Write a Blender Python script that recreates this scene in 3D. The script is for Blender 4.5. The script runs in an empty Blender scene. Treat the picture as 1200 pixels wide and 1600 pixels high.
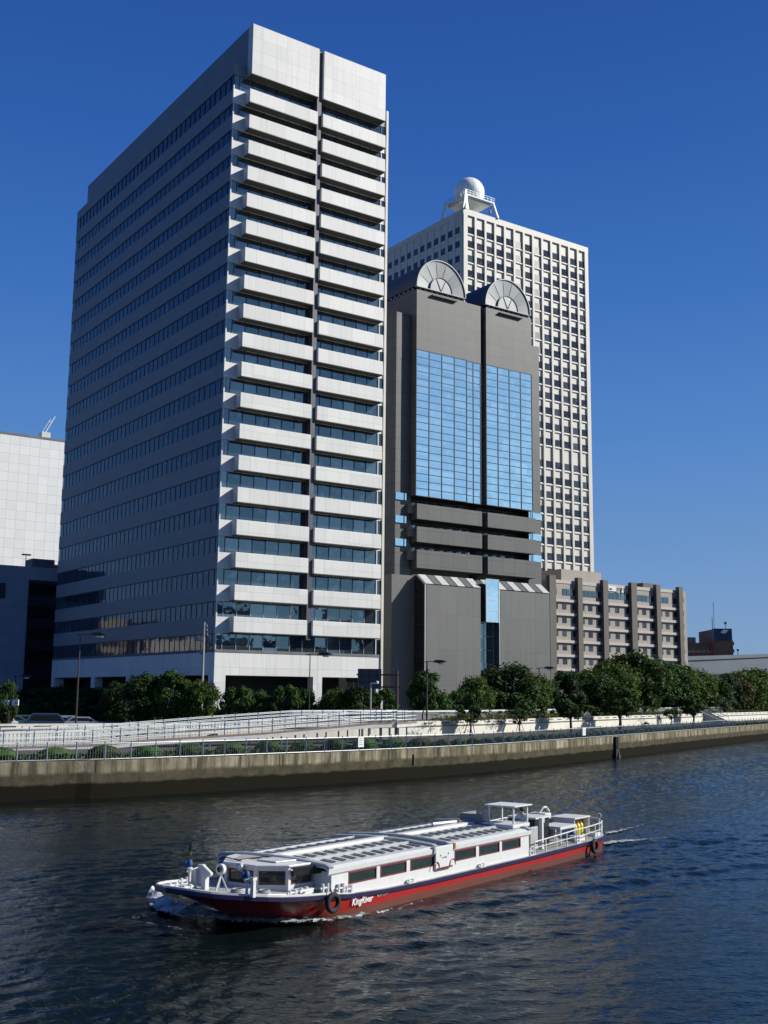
import bpy, bmesh, math, random
from math import sin, cos, pi, radians, sqrt, atan2
from mathutils import Vector, Matrix
scene = bpy.context.scene
C = scene.collection
random.seed(7)

# ------------------------------------------------------------------ camera
CAM_H = 7.0
F_PX, PITCH, ROLL, SITE = 1772.6, 0.159425, 0.010388, 0.6091
cp, sp, cr, sr = cos(PITCH), sin(PITCH), cos(ROLL), sin(ROLL)
FW = Vector((0, cp, sp)); UP0 = Vector((0, -sp, cp)); RT0 = Vector((1, 0, 0))
RX = cr*RT0 + sr*UP0; RY = -sr*RT0 + cr*UP0
cam_data = bpy.data.cameras.new('camera')
cam = bpy.data.objects.new('camera', cam_data); C.objects.link(cam)
m = Matrix.Identity(4)
for i in range(3):
    m[i][0] = RX[i]; m[i][1] = RY[i]; m[i][2] = -FW[i]
m[2][3] = CAM_H
cam.matrix_world = m
cam_data.sensor_fit = 'VERTICAL'; cam_data.sensor_height = 36.0
cam_data.lens = 36.0*F_PX/1600.0
cam_data.clip_start = 0.5; cam_data.clip_end = 20000
scene.camera = cam
O = Vector((0, 0, CAM_H))
def ray(x, y): return RX*((x-600)/F_PX) - RY*((y-800)/F_PX) + FW
def zp(x, y, z):            # point at height z seen at pixel (x, y) of the survey photo
    d = ray(x, y); return O + d*((z-CAM_H)/d.z)
def yp(x, y, Y):
    d = ray(x, y); return O + d*(Y/d.y)
US = Vector((cos(SITE), sin(SITE), 0)); VS = Vector((-sin(SITE), cos(SITE), 0))
def xy(u, v, z=0.0):
    p = US*u + VS*v; return Vector((p.x, p.y, z))

# ------------------------------------------------------------------ materials
M = {}
def nodes(name):
    mt = bpy.data.materials.new(name); mt.use_nodes = True
    nt = mt.node_tree; b = nt.nodes['Principled BSDF']; M[name] = mt
    return mt, nt, b
def N(nt, t, **kw):
    n = nt.nodes.new(t)
    for k, v in kw.items():
        if k in n.inputs.keys() if hasattr(n.inputs, 'keys') else False: n.inputs[k].default_value = v
        else: setattr(n, k, v)
    return n
def math_n(nt, op, a, b=None, c=None):
    n = nt.nodes.new('ShaderNodeMath'); n.operation = op
    for i, v in enumerate((a, b, c)):
        if v is None: continue
        if isinstance(v, (int, float)): n.inputs[i].default_value = v
        else: nt.links.new(v, n.inputs[i])
    return n.outputs[0]
def mixc(nt, fac, a, b, mode='MIX'):
    n = nt.nodes.new('ShaderNodeMix'); n.data_type = 'RGBA'; n.blend_type = mode
    if isinstance(fac, (int, float)): n.inputs[0].default_value = fac
    else: nt.links.new(fac, n.inputs[0])
    for i, v in ((6, a), (7, b)):
        if isinstance(v, tuple): n.inputs[i].default_value = (*v[:3], 1)
        else: nt.links.new(v, n.inputs[i])
    return n.outputs[2]
def noise(nt, vec, scale, detail=4, rough=.55, sc3=None):
    if sc3:
        mp = nt.nodes.new('ShaderNodeMapping'); mp.inputs['Scale'].default_value = sc3
        nt.links.new(vec, mp.inputs[0]); vec = mp.outputs[0]
    n = nt.nodes.new('ShaderNodeTexNoise'); n.inputs['Scale'].default_value = scale
    n.inputs['Detail'].default_value = detail; n.inputs['Roughness'].default_value = rough
    nt.links.new(vec, n.inputs['Vector']); return n.outputs[0]
def ramp(nt, fac, p0, p1, c0=(0, 0, 0), c1=(1, 1, 1)):
    n = nt.nodes.new('ShaderNodeValToRGB'); n.color_ramp.elements[0].position = p0; n.color_ramp.elements[1].position = p1
    n.color_ramp.elements[0].color = (*c0, 1); n.color_ramp.elements[1].color = (*c1, 1)
    nt.links.new(fac, n.inputs[0]); return n.outputs[0]
def simple(name, col, rough=.6, metal=0.0, var=.12, vs=1.5, streak=0.0, bump=0.0, spec=.5, world=False):
    mt, nt, b = nodes(name)
    tc = nt.nodes.new('ShaderNodeTexCoord'); vec = tc.outputs['Object']
    if world:
        g = nt.nodes.new('ShaderNodeNewGeometry'); vec = g.outputs['Position']
    nz = noise(nt, vec, vs)
    f = ramp(nt, nz, .3, .75)
    dark = tuple(c*(1-var) for c in col); light = tuple(min(1, c*(1+var*.6)) for c in col)
    out = mixc(nt, f, dark, light)
    if streak:
        s = noise(nt, vec, 1.0, 5, .65, (2.2, 2.2, .12))
        s2 = ramp(nt, s, .5, .8)
        out = mixc(nt, math_n(nt, 'MULTIPLY', s2, streak), out, tuple(c*.35 for c in col))
    nt.links.new(out, b.inputs['Base Color'])
    b.inputs['Roughness'].default_value = rough; b.inputs['Metallic'].default_value = metal
    b.inputs['Specular IOR Level'].default_value = spec
    if bump:
        bp = nt.nodes.new('ShaderNodeBump'); bp.inputs['Strength'].default_value = bump; bp.inputs['Distance'].default_value = .05
        nt.links.new(noise(nt, vec, vs*12), bp.inputs['Height']); nt.links.new(bp.outputs[0], b.inputs['Normal'])
    return mt
def panels(name, col, pu, pz, lw=.05, line=.55, offu=.31, offz=.17, rough=.55, var=.06, streak=.15, tile=.0):
    """cladding with joints: pu x pz metres, joints follow the wall whichever way it faces"""
    mt, nt, b = nodes(name)
    tc = nt.nodes.new('ShaderNodeTexCoord'); sx = nt.nodes.new('ShaderNodeSeparateXYZ'); nt.links.new(tc.outputs['Object'], sx.inputs[0])
    sn = nt.nodes.new('ShaderNodeSeparateXYZ'); nt.links.new(tc.outputs['Normal'], sn.inputs[0])
    ax = math_n(nt, 'GREATER_THAN', math_n(nt, 'ABSOLUTE', sn.outputs[0]), .7)
    h = math_n(nt, 'ADD', math_n(nt, 'MULTIPLY', sx.outputs[1], ax), math_n(nt, 'MULTIPLY', sx.outputs[0], math_n(nt, 'SUBTRACT', 1.0, ax)))
    def line_of(c, p, off):
        q = math_n(nt, 'FRACT', math_n(nt, 'DIVIDE', math_n(nt, 'ADD', c, off+1000*p), p))
        return math_n(nt, 'LESS_THAN', q, lw/p)
    def cell(c, p, off): return math_n(nt, 'FLOOR', math_n(nt, 'DIVIDE', math_n(nt, 'ADD', c, off+1000*p), p))
    l = math_n(nt, 'MAXIMUM', line_of(h, pu, offu), line_of(sx.outputs[2], pz, offz))
    cx = nt.nodes.new('ShaderNodeCombineXYZ'); nt.links.new(cell(h, pu, offu), cx.inputs[0]); nt.links.new(cell(sx.outputs[2], pz, offz), cx.inputs[1])
    wn = nt.nodes.new('ShaderNodeTexWhiteNoise'); nt.links.new(cx.outputs[0], wn.inputs[0])
    out = mixc(nt, wn.outputs[0], tuple(c*(1-var) for c in col), tuple(min(1, c*(1+var)) for c in col))
    nz = ramp(nt, noise(nt, tc.outputs['Object'], .25, 5), .35, .7)
    out = mixc(nt, math_n(nt, 'MULTIPLY', nz, .12), out, tuple(c*.7 for c in col))
    if streak:
        s = ramp(nt, noise(nt, tc.outputs['Object'], 1.0, 5, .65, (1.6, 1.6, .1)), .5, .85)
        out = mixc(nt, math_n(nt, 'MULTIPLY', s, streak), out, tuple(c*.4 for c in col))
    out = mixc(nt, math_n(nt, 'MULTIPLY', l, line), out, tuple(c*.25 for c in col))
    nt.links.new(out, b.inputs['Base Color']); b.inputs['Roughness'].default_value = rough
    return mt
def glass(name, col, rough, metal, wob=.02, ws=.35, spec=.5, ior=1.5, cells=None, tilt=.012, tintvar=.0):
    mt, nt, b = nodes(name)
    tc = nt.nodes.new('ShaderNodeTexCoord')
    b.inputs['Roughness'].default_value = rough; b.inputs['Metallic'].default_value = metal
    b.inputs['Specular IOR Level'].default_value = spec; b.inputs['IOR'].default_value = ior
    n = noise(nt, tc.outputs['Object'], ws, 2)
    bp = nt.nodes.new('ShaderNodeBump'); bp.inputs['Strength'].default_value = wob; bp.inputs['Distance'].default_value = 1.0
    nt.links.new(n, bp.inputs['Height']); nrm = bp.outputs[0]
    if cells:
        pu, pz, ou, oz, amt = cells
        sx = nt.nodes.new('ShaderNodeSeparateXYZ'); nt.links.new(tc.outputs['Object'], sx.inputs[0])
        hh = math_n(nt, 'FLOOR', math_n(nt, 'DIVIDE', math_n(nt, 'ADD', sx.outputs[0], ou+1000*pu), pu)); h2 = math_n(nt, 'FLOOR', math_n(nt, 'DIVIDE', math_n(nt, 'ADD', sx.outputs[1], 1000*pu), pu)); zz = math_n(nt, 'FLOOR', math_n(nt, 'DIVIDE', math_n(nt, 'ADD', sx.outputs[2], oz+1000*pz), pz))
        cx = nt.nodes.new('ShaderNodeCombineXYZ'); nt.links.new(hh, cx.inputs[0]); nt.links.new(zz, cx.inputs[1]); nt.links.new(h2, cx.inputs[2])
        wn = nt.nodes.new('ShaderNodeTexWhiteNoise'); nt.links.new(cx.outputs[0], wn.inputs[0])
        v1 = nt.nodes.new('ShaderNodeVectorMath'); v1.operation = 'SUBTRACT'; nt.links.new(wn.outputs['Color'], v1.inputs[0]); v1.inputs[1].default_value = (.5, .5, .5)
        v2 = nt.nodes.new('ShaderNodeVectorMath'); v2.operation = 'SCALE'; nt.links.new(v1.outputs[0], v2.inputs[0]); v2.inputs[3].default_value = tilt
        v3_ = nt.nodes.new('ShaderNodeVectorMath'); v3_.operation = 'ADD'; nt.links.new(v2.outputs[0], v3_.inputs[0]); nt.links.new(nrm, v3_.inputs[1])
        v4 = nt.nodes.new('ShaderNodeVectorMath'); v4.operation = 'NORMALIZE'; nt.links.new(v3_.outputs[0], v4.inputs[0]); nrm = v4.outputs[0]
        pc = math_n(nt, 'MULTIPLY', ramp(nt, wn.outputs['Value'], .45, 1.0), amt)
        o = mixc(nt, pc, col, tuple(min(1, c*1.35+.07) for c in col)); nt.links.new(o, b.inputs['Base Color'])
        lo = mixc(nt, ramp(nt, noise(nt, tc.outputs['Object'], .8, 2), .55, .75), o, tuple(min(1, c*1.15+.08) for c in col)); nt.links.new(lo, b.inputs['Base Color'])
    nt.links.new(nrm, b.inputs['Normal'])
    if cells: pass
    elif tintvar:
        v = ramp(nt, noise(nt, tc.outputs['Object'], .7, 2), .35, .65)
        o = mixc(nt, math_n(nt, 'MULTIPLY', v, tintvar), col, tuple(min(1, c*2.2+.05) for c in col))
        nt.links.new(o, b.inputs['Base Color'])
    else: b.inputs['Base Color'].default_value = (*col, 1)
    return mt
# ------------------------------------------------------------------ mesh building
class MB:
    def __init__(s, off=(0, 0, 0)): s.v = []; s.f = []; s.m = []; s.o = Vector(off); s.smooth = False
    def add(s, vs, fs, mi=0):
        b = len(s.v); s.v += [tuple(Vector(p)-s.o) for p in vs]; s.f += [tuple(b+i for i in f) for f in fs]; s.m += [mi]*len(fs); return s
    def box(s, x0, x1, y0, y1, z0, z1, mi=0):
        if x0 > x1: x0, x1 = x1, x0
        if y0 > y1: y0, y1 = y1, y0
        return s.add([(x0, y0, z0), (x1, y0, z0), (x1, y1, z0), (x0, y1, z0), (x0, y0, z1), (x1, y0, z1), (x1, y1, z1), (x0, y1, z1)],
                     [(0, 3, 2, 1), (4, 5, 6, 7), (0, 1, 5, 4), (1, 2, 6, 5), (2, 3, 7, 6), (3, 0, 4, 7)], mi)
    def quad(s, a, b, c, d, mi=0): return s.add([a, b, c, d], [(0, 1, 2, 3)], mi)
    def prism(s, pts, d, mi=0):      # pts: planar polygon (3D), extruded by vector d
        n = len(pts); d = Vector(d); a = [Vector(p) for p in pts]; b = [p+d for p in a]
        nrm = Vector((0, 0, 0))
        for i in range(n): nrm += a[i].cross(a[(i+1) % n])
        if nrm.dot(d) > 0: f0, f1 = tuple(reversed(range(n))), tuple(range(n, 2*n)); fs = [(i, (i+1) % n, n+(i+1) % n, n+i) for i in range(n)]
        else: f0, f1 = tuple(range(n)), tuple(reversed(range(n, 2*n))); fs = [((i+1) % n, i, n+i, n+(i+1) % n) for i in range(n)]
        return s.add(a+b, [f0, f1]+fs, mi)
    def bar(s, p, q, w=.05, h=None, mi=0, upv=(0, 0, 1)):   # rectangular bar between two points
        h = h or w; p, q = Vector(p), Vector(q); d = (q-p)
        if d.length < 1e-6: return s
        d.normalize(); u = Vector(upv)
        if abs(d.dot(u)) > .95: u = Vector((1, 0, 0))
        r = d.cross(u).normalized(); u = r.cross(d).normalized(); r *= w/2; u *= h/2
        return s.prism([p-r-u, p+r-u, p+r+u, p-r+u], q-p, mi)
    def tube(s, pts, r, n=8, mi=0, r2=None):
        pts = [Vector(p) for p in pts]; rings = []
        b = len(s.v); k = len(pts)
        for i, p in enumerate(pts):
            d = (pts[min(i+1, k-1)]-pts[max(i-1, 0)]).normalized()
            u = Vector((0, 0, 1)) if abs(d.z) < .95 else Vector((1, 0, 0))
            a = d.cross(u).normalized(); c = a.cross(d)
            rr = r if r2 is None else r+(r2-r)*i/(k-1)
            for j in range(n):
                t = 2*pi*j/n; s.v.append(tuple(p+a*rr*cos(t)+c*rr*sin(t)-s.o))
        for i in range(k-1):
            for j in range(n):
                s.f.append((b+i*n+j, b+i*n+(j+1) % n, b+(i+1)*n+(j+1) % n, b+(i+1)*n+j)); s.m.append(mi)
        s.f.append(tuple(b+j for j in reversed(range(n)))); s.m.append(mi)
        s.f.append(tuple(b+(k-1)*n+j for j in range(n))); s.m.append(mi); return s
    def lathe(s, c, prof, n=16, mi=0, axis='z'):   # prof: (radius, height)
        c = Vector(c); b = len(s.v); k = len(prof)
        for r, h in prof:
            for j in range(n):
                t = 2*pi*j/n
                q = Vector((r*cos(t), r*sin(t), h)) if axis == 'z' else (Vector((h, r*cos(t), r*sin(t))) if axis == 'x' else Vector((r*sin(t), h, r*cos(t))))
                s.v.append(tuple(c+q-s.o))
        for i in range(k-1):
            for j in range(n):
                s.f.append((b+i*n+j, b+i*n+(j+1) % n, b+(i+1)*n+(j+1) % n, b+(i+1)*n+j)); s.m.append(mi)
        s.f.append(tuple(b+j for j in reversed(range(n)))); s.m.append(mi)
        s.f.append(tuple(b+(k-1)*n+j for j in range(n))); s.m.append(mi); return s
    def torus(s, c, R, r, axis, n=24, k=8, mi=0):
        c = Vector(c); axis = Vector(axis).normalized(); u = axis.orthogonal().normalized(); w = axis.cross(u); b = len(s.v)
        for i in range(n):
            t = 2*pi*i/n; d = u*cos(t)+w*sin(t)
            for j in range(k):
                q = 2*pi*j/k; s.v.append(tuple(c+d*(R+r*cos(q))+axis*r*sin(q)-s.o))
        for i in range(n):
            for j in range(k):
                s.f.append((b+i*k+j, b+((i+1) % n)*k+j, b+((i+1) % n)*k+(j+1) % k, b+i*k+(j+1) % k)); s.m.append(mi)
        return s
    def build(s, name, mats, parent=None, bevel=0, smooth=None):
        me = bpy.data.meshes.new(name); me.from_pydata(s.v, [], s.f)
        for q in (mats if isinstance(mats, (list, tuple)) else [mats]): me.materials.append(M[q])
        me.polygons.foreach_set('material_index', s.m)
        if smooth or (smooth is None and s.smooth): me.polygons.foreach_set('use_smooth', [True]*len(me.polygons))
        me.validate(); me.update()
        o = bpy.data.objects.new(name, me); C.objects.link(o)
        if parent is not None: o.parent = parent
        if bevel:
            bv = o.modifiers.new('bevel', 'BEVEL'); bv.width = bevel; bv.segments = 2; bv.limit_method = 'ANGLE'
        return o
def tag(o, label=None, cat=None, group=None, kind=None):
    for k, v in (('label', label), ('category', cat), ('group', group), ('kind', kind)):
        if v: o[k] = v
    return o
def empty(name, loc, rz=0.0, label=None, cat=None, group=None):
    o = bpy.data.objects.new(name, None); C.objects.link(o); o.empty_display_size = .5
    o.location = loc; o.rotation_euler = (0, 0, rz); return tag(o, label, cat, group)
def copy_tree(o, parent=None):
    c = o.copy(); C.objects.link(c)
    if parent is not None: c.parent = parent
    for ch in [x for x in list(bpy.data.objects) if x.parent == o and x != c]: copy_tree(ch, c)
    return c
class Site:
    """building in site coordinates (u, v, z); its empty stands at (u0, v0, z0)"""
    def __init__(s, name, u0, v0, z0, label, cat):
        s.off = (u0, v0, z0); s.e = empty(name, xy(u0, v0, z0), SITE, label, cat)
    def mb(s): return MB(s.off)
def pane_grid(mb, u0, u1, z0, z1, v, nu, nz, bar=.06, dep=.05, mi=1):
    """mullions in front (towards -v) of a facade plane"""
    for i in range(nu+1):
        u = u0+(u1-u0)*i/nu; mb.box(u-bar/2, u+bar/2, v-dep, v, z0, z1, mi)
    for i in range(nz+1):
        z = z0+(z1-z0)*i/nz; mb.box(u0, u1, v-dep*.8, v, z-bar/2, z+bar/2, mi)
# ------------------------------------------------------------------ the palette
panels('white_panel', (.62, .61, .57), 3.6, 1.78, lw=.05, line=.35, streak=.38, var=.06)
panels('white_tile', (.66, .66, .64), 3.4, 3.2, lw=.15, line=.35, streak=.08, var=.04)
panels('side_panel', (.205, .21, .22), 3.1, 3.9, lw=.04, line=.3, streak=.12, var=.04)  # cladding of the sunless face, its colour darkened to deepen the shade
panels('grey_granite', (.073, .0735, .071), 2.75, 1.95, lw=.09, line=.7, streak=.25, var=.10)
panels('grey_concrete', (.118, .116, .110), 3.4, 5.6, lw=.06, line=.4, streak=.35, var=.06)
panels('shade_tile', (.30, .34, .39), 4.0, 2.2, lw=.06, line=.5, streak=.05, var=.06)
panels('cream_concrete', (.55, .52, .45), 3.2, 3.8, lw=.03, line=.25, streak=.15, var=.03)
panels('hotel_tile', (.30, .265, .22), 1.35, 3.0, lw=.06, line=.45, streak=.12, var=.04)
simple('pier_brown', (.105, .095, .078), .7, var=.1)
simple('ledge_pink', (.44, .385, .335), .6, var=.06)
simple('plinth_white', (.62, .60, .55), .6, var=.1, streak=.2)
glass('blue_glass', (.135, .17, .19), .03, .85, wob=.015, ws=.5, cells=(1.83, 3.8, .93, 2.0, .6), tilt=.03)
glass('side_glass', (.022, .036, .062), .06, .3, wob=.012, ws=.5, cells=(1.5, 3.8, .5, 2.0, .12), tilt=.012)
glass('mirror_glass', (.70, .80, .85), .02, 1.0, wob=.012, ws=.6, cells=(2.77, 1.265, 0, .22, .5), tilt=.03)
glass('dark_glass', (.012, .014, .016), .05, 0.0, wob=.01, spec=.7)
glass('office_glass', (.018, .022, .035), .06, 0.0, wob=.01, spec=.5, ior=1.5, cells=(3.17, 3.7, 0, 0, .7), tilt=.04)
glass('cabin_glass', (.018, .03, .025), .05, 0.0, wob=.01, spec=.6)
glass('brown_blind', (.13, .115, .10), .4, 0.0)
simple('mullion', (.03, .04, .055), .5, .3, var=.05)
simple('mullion_light', (.42, .43, .42), .4, .4, var=.05)
simple('soffit_shade', (.05, .05, .045), .8, var=.05)  # shade under balconies and roof panels put into the underside colour
simple('dark_void', (.012, .012, .013), .9, var=.05)
simple('vault_metal', (.215, .225, .23), .5, .2, var=.06, vs=.4)
simple('vault_dark', (.07, .08, .09), .5, .5, var=.1)
simple('ledge_white', (.64, .62, .56), .5, var=.05)
simple('steel_fan', (.17, .185, .19), .5, .2, var=.06)
simple('sign_back', (.07, .07, .085), .5, .3, var=.15, vs=3)
simple('sign_navy', (.015, .03, .08), .5)
simple('skylight_frame', (.44, .44, .42), .6, var=.1, streak=.2)
simple('roof_grey', (.22, .22, .21), .8)
simple('white_paint', (.58, .58, .56), .35, var=.05, vs=3, streak=.08)
simple('radome_white', (.82, .83, .80), .4, var=.03)
simple('steel_white', (.60, .63, .61), .5, var=.08)
simple('galvanised', (.42, .45, .46), .45, .4, var=.12, vs=6)
simple('deck_grey', (.33, .33, .315), .6, var=.15, vs=2)
simple('roof_panel', (.52, .53, .51), .4, .1, var=.14, vs=1.2)
simple('skylight', (.20, .21, .22), .25, .2, var=.3, vs=3)
simple('hull_navy', (.018, .012, .05), .35, var=.2)
simple('frame_red', (.15, .014, .022), .45, var=.15)
simple('sign_black', (.01, .01, .012), .35)
simple('rubber', (.012, .012, .013), .8, var=.3, vs=8)
simple('fabric_blue', (.02, .085, .26), .7, var=.25, vs=8)
simple('gas_yellow', (.62, .52, .04), .4, var=.1)
simple('engine_red', (.34, .055, .04), .6, var=.25, vs=4)
simple('brass_brown', (.35, .17, .06), .5)
simple('pole_dark', (.045, .035, .032), .6, .2, var=.2)
simple('pole_concrete', (.30, .29, .28), .8, var=.12, vs=3)
simple('asphalt', (.055, .055, .057), .85, var=.15, vs=.6, bump=.15, world=True)
simple('paver_red', (.19, .13, .115), .8, var=.2, vs=1.2, world=True)
simple('wall_white', (.60, .565, .48), .75, var=.1, vs=.8, streak=.3, world=True)
simple('parapet_grey', (.15, .155, .16), .8, var=.25, vs=.5, streak=.4, world=True)
simple('cap_white', (.52, .54, .52), .6, var=.1)
simple('soil', (.06, .055, .035), .95, var=.3, vs=.8, world=True)
simple('bark', (.075, .06, .045), .9, var=.3, vs=5)
simple('sign_white', (.66, .66, .65), .5, var=.08, vs=6)
simple('slot_dark', (.03, .028, .025), .9)
simple('ramp_brown', (.20, .145, .115), .8, var=.2, vs=1.5)
simple('skylight_glass', (.10, .11, .10), .5)
simple('ramp_concrete', (.46, .46, .44), .75, var=.15, vs=1.2, streak=.25)
simple('girder', (.085, .105, .13), .6, var=.1, vs=.15, streak=.25)
simple('brick_brown', (.17, .085, .05), .8, var=.25, vs=.2)
simple('brick_dark', (.045, .045, .055), .8, var=.3, vs=.2)
simple('skin', (.42, .26, .18), .6, var=.05)
simple('shirt', (.45, .55, .68), .8, var=.1)
simple('hair_black', (.01, .01, .01), .7)
simple('car_white', (.72, .73, .74), .25, var=.03)
simple('car_blue', (.03, .06, .13), .25, .3, var=.05)
simple('car_silver', (.42, .44, .46), .3, .6, var=.05)
simple('car_green', (.05, .12, .11), .3, .3, var=.05)
simple('window_tan', (.30, .22, .15), .6)
for i, (c, t) in enumerate((((.030, .055, .014), .03), ((.036, .078, .016), .04), ((.052, .086, .015), .05), ((.020, .045, .015), .02), ((.085, .10, .03), .05), ((.05, .05, .018), .03))):
    mt, nt, b = nodes('leaf_%d' % i)
    g = nt.nodes.new('ShaderNodeNewGeometry'); oi = nt.nodes.new('ShaderNodeObjectInfo')
    nz = noise(nt, g.outputs['Position'], .55, 3)
    rnd = noise(nt, g.outputs['Position'], 4.0, 2)
    o = mixc(nt, ramp(nt, nz, .35, .65), tuple(x*.55 for x in c), tuple(x*1.5 for x in c))
    o = mixc(nt, math_n(nt, 'MULTIPLY', ramp(nt, rnd, .45, .7), .35), o, (c[0]*1.9, c[1]*1.7, c[2]*.9))
    nt.links.new(o, b.inputs['Base Color']); b.inputs['Roughness'].default_value = .65; b.inputs['Specular IOR Level'].default_value = .15
    tr = nt.nodes.new('ShaderNodeBsdfTranslucent'); nt.links.new(o, tr.inputs[0])
    mx = nt.nodes.new('ShaderNodeMixShader'); mx.inputs[0].default_value = .25
    nt.links.new(b.outputs[0], mx.inputs[1]); nt.links.new(tr.outputs[0], mx.inputs[2]); nt.links.new(mx.outputs[0], nt.nodes['Material Output'].inputs[0])
# quay wall: pale stained band above, weed and wet concrete below
mt, nt, b = nodes('quay_concrete')
g = nt.nodes.new('ShaderNodeNewGeometry'); sx = nt.nodes.new('ShaderNodeSeparateXYZ'); nt.links.new(g.outputs['Position'], sx.inputs[0])
drip = noise(nt, g.outputs['Position'], 1.0, 6, .7, (1.5, 1.5, .12))
big = ramp(nt, noise(nt, g.outputs['Position'], .22, 5, .65), .35, .62)
o = mixc(nt, ramp(nt, drip, .40, .60), (.06, .054, .034), mixc(nt, big, (.17, .15, .10), (.38, .34, .245)))
o = mixc(nt, ramp(nt, noise(nt, g.outputs['Position'], .35, 4), .4, .7), o, mixc(nt, .7, o, (.10, .088, .055)))
zz = math_n(nt, 'ADD', sx.outputs[2], math_n(nt, 'MULTIPLY', noise(nt, g.outputs['Position'], .8, 4), .35))
jn = math_n(nt, 'LESS_THAN', math_n(nt, 'FRACT', math_n(nt, 'DIVIDE', math_n(nt, 'ADD', sx.outputs[1], 500.0), 5.2)), .014)
o = mixc(nt, math_n(nt, 'MULTIPLY', jn, .7), o, (.02, .018, .014))
lowc = mixc(nt, ramp(nt, noise(nt, g.outputs['Position'], 1.1, 6, .7), .35, .65), (.04, .038, .022), (.085, .075, .05))
o = mixc(nt, ramp(nt, math_n(nt, 'DIVIDE', zz, 3.0), .575, .65, (1, 1, 1), (0, 0, 0)), o, lowc)
o = mixc(nt, ramp(nt, math_n(nt, 'DIVIDE', zz, 3.0), .36, .41, (1, 1, 1), (0, 0, 0)), o, (.012, .0105, .007))
nt.links.new(o, b.inputs['Base Color']); b.inputs['Roughness'].default_value = .9; b.inputs['Specular IOR Level'].default_value = .05
bp = nt.nodes.new('ShaderNodeBump'); bp.inputs['Strength'].default_value = .4; bp.inputs['Distance'].default_value = .05
nt.links.new(noise(nt, g.outputs['Position'], 5, 5), bp.inputs['Height']); nt.links.new(bp.outputs[0], b.inputs['Normal'])
# hull: red topsides, faded brownish boot-top
mt, nt, b = nodes('hull_red')
tc = nt.nodes.new('ShaderNodeTexCoord'); sx = nt.nodes.new('ShaderNodeSeparateXYZ'); nt.links.new(tc.outputs['Object'], sx.inputs[0])
zz = math_n(nt, 'ADD', sx.outputs[2], math_n(nt, 'MULTIPLY', noise(nt, tc.outputs['Object'], 1.2, 3), .08))
o = mixc(nt, ramp(nt, zz, .17, .26), (.125, .05, .034), (.31, .015, .012))
o = mixc(nt, math_n(nt, 'MULTIPLY', ramp(nt, noise(nt, tc.outputs['Object'], 1.0, 5, .6, (1, 1, 4)), .45, .8), .35), o, (.2, .04, .03))
nt.links.new(o, b.inputs['Base Color']); b.inputs['Roughness'].default_value = .32
# water
mt, nt, b = nodes('river_water')
g = nt.nodes.new('ShaderNodeNewGeometry'); P = g.outputs['Position']
b.inputs['Specular IOR Level'].default_value = .31; b.inputs['Base Color'].default_value = (.003, .007, .007, 1); b.inputs['Roughness'].default_value = .045; b.inputs['IOR'].default_value = 1.33
def wnoise(sc, rot, stretch, detail=3, dist=.3):
    mp = nt.nodes.new('ShaderNodeMapping'); mp.inputs['Rotation'].default_value = (0, 0, rot); mp.inputs['Scale'].default_value = (1, stretch, 1)
    nt.links.new(P, mp.inputs[0]); n = nt.nodes.new('ShaderNodeTexNoise'); n.inputs['Scale'].default_value = sc; n.inputs['Detail'].default_value = detail
    n.inputs['Distortion'].default_value = dist; nt.links.new(mp.outputs[0], n.inputs['Vector']); return n.outputs[0]
h = math_n(nt, 'ADD', math_n(nt, 'MULTIPLY', wnoise(3.8, .1, 1.8, 4, .5), .032), math_n(nt, 'MULTIPLY', wnoise(9.0, .4, 1.5, 3, .4), .004))
bp = nt.nodes.new('ShaderNodeBump'); bp.inputs['Strength'].default_value = 1.0; bp.inputs['Distance'].default_value = 1.0
nt.links.new(h, bp.inputs['Height']); nt.links.new(bp.outputs[0], b.inputs['Normal'])
# foam
mt, nt, b = nodes('foam')
g = nt.nodes.new('ShaderNodeNewGeometry')
o = mixc(nt, ramp(nt, noise(nt, g.outputs['Position'], 3.5, 6, .7), .35, .6), (.07, .09, .095), (.50, .52, .52))
nt.links.new(o, b.inputs['Base Color']); b.inputs['Roughness'].default_value = .55
bp = nt.nodes.new('ShaderNodeBump'); bp.inputs['Strength'].default_value = .7; bp.inputs['Distance'].default_value = .08
nt.links.new(noise(nt, g.outputs['Position'], 6, 5), bp.inputs['Height']); nt.links.new(bp.outputs[0], b.inputs['Normal'])
uvn = nt.nodes.new('ShaderNodeAttribute'); uvn.attribute_name = 'foam_amount'
a = math_n(nt, 'GREATER_THAN', math_n(nt, 'ADD', math_n(nt, 'MULTIPLY', noise(nt, g.outputs['Position'], 5.0, 6, .75), 1.0), math_n(nt, 'MULTIPLY', uvn.outputs['Fac'], .56)), .84)
nt.links.new(a, b.inputs['Alpha'])
# ================================================================== white balcony tower
GZ = 3.0
zt = [15.88, 19.65, 23.53, 27.45, 31.4, 35.32, 39.19, 43.09, 46.95, 50.69, 54.37, 58.09, 61.67, 65.29, 68.85, 72.44, 75.89, 79.36, 82.87]
zb = [z-1.93 for z in zt]
U0, U1, V0, V1 = 60.45, 84.35, 121.0, 177.5
S = Site('office_tower', U0, V0, GZ, 'tall white office tower with rows of long white balconies and a dark shaded side', 'office tower')
b = S.mb()
b.box(U0+.25, U1-.25, V0+.25, V1-.25, 12.0, 86.0, 0)                      # core
b.box(U0+4, U1-4, V0+4, V1-4, GZ, 12.0, 0)
b.build('core', ['dark_void'], S.e)
b = S.mb(); b.box(U0, U1, V0, V1, 9.05, 11.72, 0); b.build('base_wall', ['white_panel'], S.e)
b = S.mb(); b.box(U0-.06, U1+.06, V0-.06, V1+.06, 11.72, 12.04); b.build('sill', ['parapet_grey'], S.e)
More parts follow.
